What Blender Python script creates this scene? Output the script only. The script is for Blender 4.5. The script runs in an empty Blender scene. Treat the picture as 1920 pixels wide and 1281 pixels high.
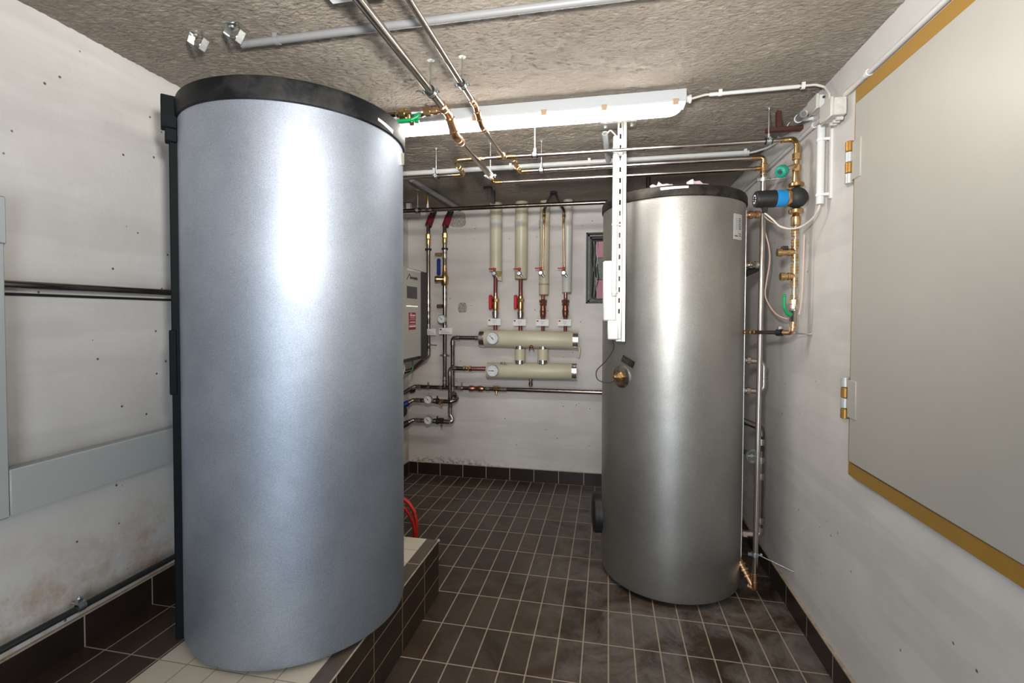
import bpy, math, random
from mathutils import Vector, Matrix, noise
random.seed(7)
V = Vector
sc = bpy.context.scene
COL = sc.collection

# ------------------------------------------------------------------ camera
CH = 1.603                       # camera height
YAW, PITCH, ROLL, FPX, CYP = .197563, .0239, .00282, 896.37, 616.53
def cam_axes():
    cy, sy, cp, sp = math.cos(YAW), math.sin(YAW), math.cos(PITCH), math.sin(PITCH)
    f = V((-sy*cp, cy*cp, -sp)); r = V((cy, sy, 0)); u = r.cross(f)
    r2 = r*math.cos(ROLL) + u*math.sin(ROLL); u2 = -r*math.sin(ROLL) + u*math.cos(ROLL)
    return r2, u2, f
CR, CU, CF = cam_axes()
CAM = V((0, 0, CH))
cd = bpy.data.cameras.new('camera'); co = bpy.data.objects.new('camera', cd); COL.objects.link(co)
cd.sensor_width = 36; cd.lens = FPX/1920*36; cd.shift_y = -(640.5-CYP)/1920
cd.clip_start = .02
co.matrix_world = Matrix(((CR.x, CU.x, -CF.x, 0), (CR.y, CU.y, -CF.y, 0), (CR.z, CU.z, -CF.z, CH), (0, 0, 0, 1)))
sc.camera = co

# survey helpers: where the sight line of a photo point meets a known plane or tank
def ray(x, y): return CR*((x-960)/FPX) - CU*((y-CYP)/FPX) + CF
def _hit(x, y, a, v):
    d = ray(x, y); return CAM + d*((v-CAM[a])/d[a])
def F(x, y, z): return _hit(x, y, 2, z)
def B(x, y, Y): return _hit(x, y, 1, Y)
def X_(x, y, X): return _hit(x, y, 0, X)
def CYL(x, y, cx, cy, R):
    d = ray(x, y); a = d.x**2+d.y**2; b = -2*(d.x*cx+d.y*cy); c = cx*cx+cy*cy-R*R
    t = (-b-math.sqrt(max(b*b-4*a*c, 0)))/(2*a); return CAM+d*t

# ------------------------------------------------------------------ world, lights, exposure
w = bpy.data.worlds.new('world'); sc.world = w; w.use_nodes = True
w.node_tree.nodes['Background'].inputs[0].default_value = (.8, .88, 1, 1)
w.node_tree.nodes['Background'].inputs[1].default_value = .3
sc.view_settings.view_transform = 'Standard'; sc.view_settings.look = 'None'
sc.view_settings.exposure = 0.55; sc.view_settings.gamma = 1; sc.view_settings.use_curve_mapping = False
LAMP_E = 26.0
# the photographer's flash, tilted up so that the ceiling bounces it into the room
fl = bpy.data.lights.new('flash', 'SPOT'); fl.energy = 175; fl.shadow_soft_size = .07; fl.color = (1, .955, .90)
fl.spot_size = math.radians(165); fl.spot_blend = 1.0
fo = bpy.data.objects.new('flash', fl); fo.location = (-.08, .22, 2.02); COL.objects.link(fo)
fo.rotation_euler = V((-.12, 1, .80)).to_track_quat('-Z', 'Y').to_euler()
al = bpy.data.lights.new('fill_light', 'AREA'); al.shape = 'RECTANGLE'; al.size = 1.0; al.size_y = 1.9; al.energy = 30; al.color = (.80, .90, 1)  # cool unseen fill light, added behind the camera to brighten the lower walls
ao = bpy.data.objects.new('fill_light', al); ao.location = (-.2, -1.22, 1.0); ao.rotation_euler = (math.radians(90), 0, 0); COL.objects.link(ao)

# ------------------------------------------------------------------ materials
def new_mat(name):
    m = bpy.data.materials.new(name); m.use_nodes = True
    return m, m.node_tree, m.node_tree.nodes['Principled BSDF']
def N(nt, t, **kw):
    n = nt.nodes.new(t)
    for k, v in kw.items():
        if k in n.inputs: n.inputs[k].default_value = v
        else: setattr(n, k, v)
    return n
def pbr(name, col, rough=.5, metal=0, bump=0, bscale=200, var=0, vscale=8, emis=None, estr=0, coat=0, stretch=(1, 1, 1)):
    m, nt, p = new_mat(name)
    p.inputs['Base Color'].default_value = (*col, 1); p.inputs['Roughness'].default_value = rough
    p.inputs['Metallic'].default_value = metal; p.inputs['Coat Weight'].default_value = coat
    tc = N(nt, 'ShaderNodeTexCoord'); mp = N(nt, 'ShaderNodeMapping'); mp.inputs['Scale'].default_value = stretch
    nt.links.new(tc.outputs['Object'], mp.inputs[0])
    if var:
        n = N(nt, 'ShaderNodeTexNoise', Scale=vscale, Detail=5.0, Roughness=.6)
        r = N(nt, 'ShaderNodeValToRGB')
        r.color_ramp.elements[0].position = .3; r.color_ramp.elements[1].position = .72
        r.color_ramp.elements[0].color = (*[max(0, c*(1-var)) for c in col], 1)
        r.color_ramp.elements[1].color = (*[min(1, c*(1+var)) for c in col], 1)
        nt.links.new(mp.outputs[0], n.inputs['Vector']); nt.links.new(n.outputs[0], r.inputs[0]); nt.links.new(r.outputs[0], p.inputs['Base Color'])
    if bump:
        n = N(nt, 'ShaderNodeTexNoise', Scale=bscale, Detail=3.0); b = N(nt, 'ShaderNodeBump', Strength=bump, Distance=.002)
        nt.links.new(mp.outputs[0], n.inputs['Vector']); nt.links.new(n.outputs[0], b.inputs['Height']); nt.links.new(b.outputs[0], p.inputs['Normal'])
    if emis:
        p.inputs['Emission Color'].default_value = (*emis, 1); p.inputs['Emission Strength'].default_value = estr
    return m
M = {}
M['steel'] = pbr('steel', (.56, .51, .46), .2, 1, var=.12, vscale=12)
M['darksteel'] = pbr('darksteel', (.24, .20, .17), .18, 1, var=.25, vscale=14)
M['zinc'] = pbr('zinc', (.62, .66, .66), .35, 1, bump=.2, var=.15, vscale=60)
M['strutzinc'] = pbr('strutzinc', (.55, .54, .50), .45, .7, var=.1, vscale=30)
M['brass'] = pbr('brass', (.60, .41, .20), .27, 1, var=.25, vscale=25)
M['copper'] = pbr('copper', (.74, .47, .28), .28, 1, var=.2, vscale=30)
M['darkcopper'] = pbr('darkcopper', (.33, .14, .09), .28, .9, var=.3, vscale=40)
M['oxide'] = pbr('oxide', (.16, .022, .016), .35, 0, coat=.5, var=.25, vscale=30)
M['redplastic'] = pbr('redplastic', (.55, .015, .02), .4)
M['redhose'] = pbr('redhose', (.50, .02, .012), .35)
M['green'] = pbr('green', (.0, .30, .09), .35)
M['teal'] = pbr('teal', (.01, .26, .19), .45, bump=.3, bscale=60)
M['blue'] = pbr('blue', (.01, .25, .62), .4)
M['darkblue'] = pbr('darkblue', (.01, .03, .25), .4)
M['black'] = pbr('black', (.012, .012, .013), .5)
M['blackpaint'] = pbr('blackpaint', (.03, .03, .03), .3)
M['rubber'] = pbr('rubber', (.02, .021, .022), .6, bump=.3, bscale=90)
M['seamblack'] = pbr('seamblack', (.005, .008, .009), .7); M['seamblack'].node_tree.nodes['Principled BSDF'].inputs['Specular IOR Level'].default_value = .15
M['cream'] = pbr('cream', (.62, .57, .42), .38, var=.05, vscale=6)
M['creamgrey'] = pbr('creamgrey', (.62, .62, .57), .38, var=.05, vscale=6)
M['foil'] = pbr('foil', (.75, .72, .68), .22, 1, bump=.4, bscale=60)
M['whiteplastic'] = pbr('whiteplastic', (.72, .72, .71), .4)
M['conduitwhite'] = pbr('conduitwhite', (.66, .67, .66), .4)
M['boxgrey'] = pbr('boxgrey', (.58, .57, .53), .45)
M['conduitgrey'] = pbr('conduitgrey', (.22, .225, .23), .4)
M['ductgrey'] = pbr('ductgrey', (.46, .49, .48), .45)
M['paper'] = pbr('paper', (.80, .79, .78), .7)
M['labelgrey'] = pbr('labelgrey', (.52, .52, .50), .7)
M['ink'] = pbr('ink', (.04, .04, .045), .7)
M['softink'] = pbr('softink', (.22, .22, .23), .7)
M['redink'] = pbr('redink', (.36, .01, .02), .6)
M['dial'] = pbr('dial', (.80, .82, .82), .35)
M['pink'] = pbr('pink', (.62, .30, .40), .8, bump=.3, bscale=80)
M['board'] = pbr('board', (.25, .27, .26), .8, var=.5, vscale=60, bump=.5, bscale=60)
M['cable'] = pbr('cable', (.62, .58, .52), .5)
M['pinkcable'] = pbr('pinkcable', (.66, .45, .36), .5)
M['unit'] = pbr('unit', (.47, .46, .42), .35)
M['unitdark'] = pbr('unitdark', (.025, .020, .018), .5)
M['display'] = pbr('display', (.035, .035, .035), .3)
M['greenplastic'] = pbr('greenplastic', (.05, .20, .06), .5, var=.5, vscale=50)
M['gold'] = pbr('gold', (.36, .20, .035), .42, 0, var=.06, vscale=5)
M['doorpaint'] = pbr('doorpaint', (.45, .435, .395), .42, var=.05, vscale=1.5, bump=.05, bscale=30)
M['hingegold'] = pbr('hingegold', (.42, .22, .05), .35, .5)
M['hingegrey'] = pbr('hingegrey', (.55, .56, .55), .35, .3)
M['silverstrip'] = pbr('silverstrip', (.8, .8, .78), .3, .8)
M['lampbody'] = pbr('lampbody', (.50, .53, .55), .45)
M['clip'] = pbr('clip', (.42, .30, .20), .5)
M['diffuser'] = pbr('diffuser', (.9, .9, .88), .4, emis=(1, .96, .90), estr=LAMP_E)
M['barlight'] = pbr('barlight', (.8, .75, .6), .4, emis=(1, .8, .5), estr=1.2)
M['brownwood'] = pbr('brownwood', (.07, .02, .015), .5)
M['blackhose'] = pbr('blackhose', (.03, .03, .03), .3, bump=.5, bscale=150)

def tank_mat(name, col, dark, rough, smudge):
    m, nt, p = new_mat(name)
    tc = N(nt, 'ShaderNodeTexCoord'); L = nt.links.new
    n1 = N(nt, 'ShaderNodeTexNoise', Scale=2.2, Detail=6.0, Roughness=.62); L(tc.outputs['Object'], n1.inputs['Vector'])
    r1 = N(nt, 'ShaderNodeValToRGB'); r1.color_ramp.elements[0].position = .32; r1.color_ramp.elements[1].position = .7
    r1.color_ramp.elements[0].color = (*dark, 1); r1.color_ramp.elements[1].color = (*col, 1)
    L(n1.outputs[0], r1.inputs[0])
    n2 = N(nt, 'ShaderNodeTexNoise', Scale=260.0, Detail=2.0); L(tc.outputs['Object'], n2.inputs['Vector'])
    mx = N(nt, 'ShaderNodeMix', data_type='RGBA', blend_type='MULTIPLY'); mx.inputs[0].default_value = .5
    L(r1.outputs[0], mx.inputs[6]); L(n2.outputs[0], mx.inputs[7])
    sc2 = N(nt, 'ShaderNodeMapping'); sc2.inputs['Scale'].default_value = (1, 1, 1); L(tc.outputs['Object'], sc2.inputs[0])
    n3 = N(nt, 'ShaderNodeTexNoise', Scale=7.0, Detail=8.0, Roughness=.7, Distortion=1.5); L(sc2.outputs[0], n3.inputs['Vector'])
    mr = N(nt, 'ShaderNodeMapRange'); mr.inputs[1].default_value = .35; mr.inputs[2].default_value = .75
    mr.inputs[3].default_value = rough; mr.inputs[4].default_value = rough+smudge; L(n3.outputs[0], mr.inputs[0])
    L(mr.outputs[0], p.inputs['Roughness']); L(mx.outputs[2], p.inputs['Base Color'])
    b = N(nt, 'ShaderNodeBump', Strength=.12, Distance=.001); L(n2.outputs[0], b.inputs['Height'])
    n4 = N(nt, 'ShaderNodeTexNoise', Scale=1.6, Detail=2.0); L(tc.outputs['Object'], n4.inputs['Vector'])
    b2 = N(nt, 'ShaderNodeBump', Strength=.25, Distance=.012); L(n4.outputs[0], b2.inputs['Height']); L(b.outputs[0], b2.inputs['Normal'])
    L(b2.outputs[0], p.inputs['Normal'])
    p.inputs['Metallic'].default_value = .85
    return m
M['tank_blue'] = tank_mat('tank_blue', (.58, .64, .73), (.42, .475, .565), .53, .06)
M['tank_grey'] = tank_mat('tank_grey', (.58, .57, .535), (.46, .45, .42), .41, .08)

def lid_mat(name, base, dust):
    m, nt, p = new_mat(name); L = nt.links.new
    tc = N(nt, 'ShaderNodeTexCoord'); n = N(nt, 'ShaderNodeTexNoise', Scale=4.0, Detail=8.0, Roughness=.7); L(tc.outputs['Object'], n.inputs['Vector'])
    r = N(nt, 'ShaderNodeValToRGB'); r.color_ramp.elements[0].position = .45; r.color_ramp.elements[1].position = .75
    r.color_ramp.elements[0].color = (*base, 1); r.color_ramp.elements[1].color = (*dust, 1)
    L(n.outputs[0], r.inputs[0]); L(r.outputs[0], p.inputs['Base Color']); p.inputs['Roughness'].default_value = .5; p.inputs['Specular IOR Level'].default_value = .22
    return m
M['lid'] = lid_mat('lid', (.004, .005, .006), (.045, .045, .045))
M['lid_dusty'] = lid_mat('lid_dusty', (.010, .009, .008), (.09, .075, .06))

def tile_mat(name, axes, pitch, off, c1, c2, grout, gw, scuff=.0, border=None, rough=.38):
    """tiles on a plane spanned by two object axes; grout lines at off + k*pitch; every tile has its own tone"""
    m, nt, p = new_mat(name); L = nt.links.new
    tc = N(nt, 'ShaderNodeTexCoord'); sp = N(nt, 'ShaderNodeSeparateXYZ'); L(tc.outputs['Object'], sp.inputs[0])
    def mth(op, a, b=None):
        n = N(nt, 'ShaderNodeMath', operation=op)
        for i, q in enumerate((a, b)):
            if q is None: continue
            if isinstance(q, (int, float)): n.inputs[i].default_value = q
            else: L(q, n.inputs[i])
        return n.outputs[0]
    cell, dist = [], []
    for k in (0, 1):
        s = mth('DIVIDE', mth('SUBTRACT', sp.outputs[axes[k]], off[k]), pitch[k])
        cell.append(mth('FLOOR', s)); f = mth('FRACT', s)
        dist.append(mth('MULTIPLY', mth('MINIMUM', f, mth('SUBTRACT', 1.0, f)), pitch[k]))
    d = mth('MINIMUM', dist[0], dist[1])
    mask = N(nt, 'ShaderNodeMapRange', interpolation_type='SMOOTHSTEP'); L(d, mask.inputs[0])
    mask.inputs[1].default_value = gw*.5-.0006; mask.inputs[2].default_value = gw*.5+.0008
    cx = N(nt, 'ShaderNodeCombineXYZ'); L(cell[0], cx.inputs[0]); L(cell[1], cx.inputs[1])
    wn = N(nt, 'ShaderNodeTexWhiteNoise', noise_dimensions='2D'); L(cx.outputs[0], wn.inputs['Vector'])
    n = N(nt, 'ShaderNodeTexNoise', Scale=7.0, Detail=7.0, Roughness=.65); L(tc.outputs['Object'], n.inputs['Vector'])
    fac = mth('ADD', mth('MULTIPLY', wn.outputs[0], .45), mth('MULTIPLY', mth('SUBTRACT', n.outputs[0], .2), .9))
    mx = N(nt, 'ShaderNodeMix', data_type='RGBA'); L(fac, mx.inputs[0]); mx.inputs[6].default_value = (*c1, 1); mx.inputs[7].default_value = (*c2, 1)
    colr = mx.outputs[2]
    rsock = None
    if scuff:
        s1 = N(nt, 'ShaderNodeTexNoise', Scale=3.2, Detail=9.0, Roughness=.75, Distortion=.9); L(tc.outputs['Object'], s1.inputs['Vector'])
        sm = N(nt, 'ShaderNodeMapRange'); L(s1.outputs[0], sm.inputs[0]); sm.inputs[1].default_value = .40; sm.inputs[2].default_value = .68; sm.inputs[4].default_value = scuff
        # dust gathers on the right-hand part of the room
        xm = N(nt, 'ShaderNodeMapRange', interpolation_type='SMOOTHSTEP'); L(sp.outputs[0], xm.inputs[0]); xm.inputs[1].default_value = -.75; xm.inputs[2].default_value = .35; xm.inputs[3].default_value = .22; xm.inputs[4].default_value = 1.0
        sf = mth('MULTIPLY', sm.outputs[0], xm.outputs[0])
        m2 = N(nt, 'ShaderNodeMix', data_type='RGBA'); L(sf, m2.inputs[0]); L(colr, m2.inputs[6]); m2.inputs[7].default_value = (.25, .225, .20, 1)
        colr = m2.outputs[2]
    m3 = N(nt, 'ShaderNodeMix', data_type='RGBA'); L(mask.outputs[0], m3.inputs[0]); m3.inputs[6].default_value = (*grout, 1); L(colr, m3.inputs[7])
    L(m3.outputs[2], p.inputs['Base Color'])
    rr = N(nt, 'ShaderNodeMapRange'); L(mask.outputs[0], rr.inputs[0]); rr.inputs[3].default_value = .85; rr.inputs[4].default_value = rough; L(rr.outputs[0], p.inputs['Roughness'])
    b = N(nt, 'ShaderNodeBump', Strength=.5, Distance=.0015); L(mth('ADD', mask.outputs[0], mth('MULTIPLY', n.outputs[0], .15)), b.inputs['Height']); L(b.outputs[0], p.inputs['Normal'])
    return m
T1, T2, GR = (.024, .0135, .0075), (.075, .045, .027), (.42, .34, .25)
M['floor_tile'] = tile_mat('floor_tile', (0, 1), (.122, .2764), (-.1073, 4.561), T1, T2, GR, .0062, scuff=.9)
M['plinth_side'] = tile_mat('plinth_side', (1, 2), (.2815, .124), (2.379, -.018), (.016, .010, .006), (.06, .042, .028), (.33, .23, .13), .005, scuff=0)
M['plinth_border'] = tile_mat('plinth_border', (0, 1), (.122, .2815), (-1.892, 1.471), T1, (.08, .055, .04), GR, .005)
M['plinth_edge'] = tile_mat('plinth_edge', (0, 1), (.5, .2815), (-1.3, 2.317), (.05, .035, .028), (.16, .125, .10), GR, .005)
M['plinth_beige'] = tile_mat('plinth_beige', (0, 1), (.124, .141), (-1.64, 2.457), (.60, .52, .40), (.74, .68, .56), (.35, .30, .24), .004)
M['base_back'] = tile_mat('base_back', (0, 2), (.2405, .30), (-1.897, -.1), (.014, .009, .006), (.035, .022, .016), (.40, .35, .30), .006, rough=.3)
M['base_side'] = tile_mat('base_side', (1, 2), (.2815, .60), (1.471, -.1), (.012, .008, .006), (.04, .027, .02), (.42, .36, .30), .005, rough=.3)

def wall_mat(name, col, rust=False, damp=False):
    m, nt, p = new_mat(name); L = nt.links.new
    tc = N(nt, 'ShaderNodeTexCoord')
    n = N(nt, 'ShaderNodeTexNoise', Scale=1.7, Detail=8.0, Roughness=.6); L(tc.outputs['Object'], n.inputs['Vector'])
    r = N(nt, 'ShaderNodeValToRGB'); e = r.color_ramp.elements; e[0].position = .3; e[1].position = .7
    e[0].color = (col[0]*.86, col[1]*.85, col[2]*.85, 1); e[1].color = (min(1, col[0]*1.06), min(1, col[1]*1.07), min(1, col[2]*1.08), 1); L(n.outputs[0], r.inputs[0])
    mpb = N(nt, 'ShaderNodeMapping'); mpb.inputs['Scale'].default_value = (.5, .5, 4.5); L(tc.outputs['Object'], mpb.inputs[0])
    nb_ = N(nt, 'ShaderNodeTexNoise', Scale=1.3, Detail=3.0, Roughness=.55); L(mpb.outputs[0], nb_.inputs['Vector'])
    rb = N(nt, 'ShaderNodeMapRange'); L(nb_.outputs[0], rb.inputs[0]); rb.inputs[1].default_value = .5; rb.inputs[2].default_value = .57; rb.inputs[4].default_value = .16
    mb_ = N(nt, 'ShaderNodeMix', data_type='RGBA'); L(rb.outputs[0], mb_.inputs[0]); L(r.outputs[0], mb_.inputs[6]); mb_.inputs[7].default_value = (.36, .35, .35, 1)
    base = mb_.outputs[2]
    vo = N(nt, 'ShaderNodeTexVoronoi', Scale=13.0, Randomness=1.0); L(tc.outputs['Object'], vo.inputs['Vector'])
    th = N(nt, 'ShaderNodeMapRange'); L(vo.outputs['Distance'], th.inputs[0]); th.inputs[1].default_value = .045; th.inputs[2].default_value = .075; th.inputs[3].default_value = 1; th.inputs[4].default_value = 0
    cn = N(nt, 'ShaderNodeTexNoise', Scale=2.4, Detail=1.0); L(tc.outputs['Object'], cn.inputs['Vector'])
    ct = N(nt, 'ShaderNodeMapRange'); L(cn.outputs[0], ct.inputs[0]); ct.inputs[1].default_value = .42; ct.inputs[2].default_value = .48
    mu = N(nt, 'ShaderNodeMath', operation='MULTIPLY'); L(th.outputs[0], mu.inputs[0]); L(ct.outputs[0], mu.inputs[1])
    mx = N(nt, 'ShaderNodeMix', data_type='RGBA'); L(mu.outputs[0], mx.inputs[0]); L(base, mx.inputs[6]); mx.inputs[7].default_value = (.13, .11, .09, 1)
    base = mx.outputs[2]
    # hairline smears
    sm = N(nt, 'ShaderNodeTexNoise', Scale=5.0, Detail=10.0, Roughness=.75, Distortion=1.0); L(tc.outputs['Object'], sm.inputs['Vector'])
    st = N(nt, 'ShaderNodeMapRange'); L(sm.outputs[0], st.inputs[0]); st.inputs[1].default_value = .62; st.inputs[2].default_value = .78; st.inputs[4].default_value = .35
    m4 = N(nt, 'ShaderNodeMix', data_type='RGBA'); L(st.outputs[0], m4.inputs[0]); L(base, m4.inputs[6]); m4.inputs[7].default_value = (.42, .36, .30, 1)
    base = m4.outputs[2]
    if rust:
        sp = N(nt, 'ShaderNodeSeparateXYZ'); L(tc.outputs['Object'], sp.inputs[0])
        zr = N(nt, 'ShaderNodeMapRange', interpolation_type='SMOOTHSTEP'); L(sp.outputs[2], zr.inputs[0]); zr.inputs[1].default_value = .44; zr.inputs[2].default_value = .92; zr.inputs[3].default_value = 1; zr.inputs[4].default_value = 0
        rn = N(nt, 'ShaderNodeTexNoise', Scale=6.0, Detail=9.0, Roughness=.75); L(tc.outputs['Object'], rn.inputs['Vector'])
        rt = N(nt, 'ShaderNodeMapRange'); L(rn.outputs[0], rt.inputs[0]); rt.inputs[1].default_value = .44; rt.inputs[2].default_value = .68
        mm = N(nt, 'ShaderNodeMath', operation='MULTIPLY'); L(zr.outputs[0], mm.inputs[0]); L(rt.outputs[0], mm.inputs[1])
        m5 = N(nt, 'ShaderNodeMix', data_type='RGBA'); L(mm.outputs[0], m5.inputs[0]); L(base, m5.inputs[6]); m5.inputs[7].default_value = (.42, .24, .10, 1); base = m5.outputs[2]
    if damp:
        sp = N(nt, 'ShaderNodeSeparateXYZ'); L(tc.outputs['Object'], sp.inputs[0])
        zr = N(nt, 'ShaderNodeMapRange'); L(sp.outputs[2], zr.inputs[0]); zr.inputs[1].default_value = .12; zr.inputs[2].default_value = .2; zr.inputs[3].default_value = 1; zr.inputs[4].default_value = 0
        xr = N(nt, 'ShaderNodeMapRange'); L(sp.outputs[0], xr.inputs[0]); xr.inputs[1].default_value = -1.3; xr.inputs[2].default_value = -.9; xr.inputs[3].default_value = 1; xr.inputs[4].default_value = .1
        rn = N(nt, 'ShaderNodeTexNoise', Scale=22.0, Detail=6.0, Roughness=.7); L(tc.outputs['Object'], rn.inputs['Vector'])
        rt = N(nt, 'ShaderNodeMapRange'); L(rn.outputs[0], rt.inputs[0]); rt.inputs[1].default_value = .48; rt.inputs[2].default_value = .56
        a = N(nt, 'ShaderNodeMath', operation='MULTIPLY'); L(zr.outputs[0], a.inputs[0]); L(rt.outputs[0], a.inputs[1])
        a2 = N(nt, 'ShaderNodeMath', operation='MULTIPLY'); L(a.outputs[0], a2.inputs[0]); L(xr.outputs[0], a2.inputs[1])
        m5 = N(nt, 'ShaderNodeMix', data_type='RGBA'); L(a2.outputs[0], m5.inputs[0]); L(base, m5.inputs[6]); m5.inputs[7].default_value = (.22, .18, .12, 1); base = m5.outputs[2]
    L(base, p.inputs['Base Color']); p.inputs['Roughness'].default_value = .62
    bn = N(nt, 'ShaderNodeTexNoise', Scale=28.0, Detail=6.0, Roughness=.6); L(tc.outputs['Object'], bn.inputs['Vector'])
    b = N(nt, 'ShaderNodeBump', Strength=.22, Distance=.006); L(bn.outputs[0], b.inputs['Height'])
    b2 = N(nt, 'ShaderNodeBump', Strength=.6, Distance=.004, invert=True); L(mu.outputs[0], b2.inputs['Height']); L(b.outputs[0], b2.inputs['Normal'])
    L(b2.outputs[0], p.inputs['Normal'])
    return m
M['wall'] = wall_mat('wall', (.70, .675, .64))
M['wall_rust'] = wall_mat('wall_rust', (.70, .68, .65), rust=True)
M['wall_damp'] = wall_mat('wall_damp', (.70, .665, .63), damp=True)
M['patch'] = pbr('patch', (.36, .33, .28), .9, var=.4, vscale=60, bump=1, bscale=80)
M['trimpaint'] = pbr('trimpaint', (.62, .61, .60), .3, bump=.15, bscale=25, var=.05, vscale=5)
def ceil_mat():
    m, nt, p = new_mat('rough_plaster'); L = nt.links.new
    tc = N(nt, 'ShaderNodeTexCoord'); mp = N(nt, 'ShaderNodeMapping'); mp.inputs['Scale'].default_value = (.7, 1.25, 1); L(tc.outputs['Object'], mp.inputs[0])
    n = N(nt, 'ShaderNodeTexNoise', Scale=2.5, Detail=8.0, Roughness=.65); L(mp.outputs[0], n.inputs['Vector'])
    r = N(nt, 'ShaderNodeValToRGB'); e = r.color_ramp.elements; e[0].position = .3; e[1].position = .7
    e[0].color = (.42, .35, .28, 1); e[1].color = (.66, .58, .49, 1); L(n.outputs[0], r.inputs[0]); L(r.outputs[0], p.inputs['Base Color'])
    n1 = N(nt, 'ShaderNodeTexNoise', Scale=38.0, Detail=9.0, Roughness=.68, Distortion=1.0); L(mp.outputs[0], n1.inputs['Vector'])
    v = N(nt, 'ShaderNodeTexVoronoi', Scale=70.0, feature='SMOOTH_F1'); L(mp.outputs[0], v.inputs['Vector'])
    ad = N(nt, 'ShaderNodeMath', operation='MULTIPLY_ADD'); L(v.outputs['Distance'], ad.inputs[0]); ad.inputs[1].default_value = .45; L(n1.outputs[0], ad.inputs[2])
    b = N(nt, 'ShaderNodeBump', Strength=1.0, Distance=.085); L(ad.outputs[0], b.inputs['Height']); L(b.outputs[0], p.inputs['Normal'])
    p.inputs['Roughness'].default_value = .8
    return m
M['ceiling'] = ceil_mat()

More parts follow.
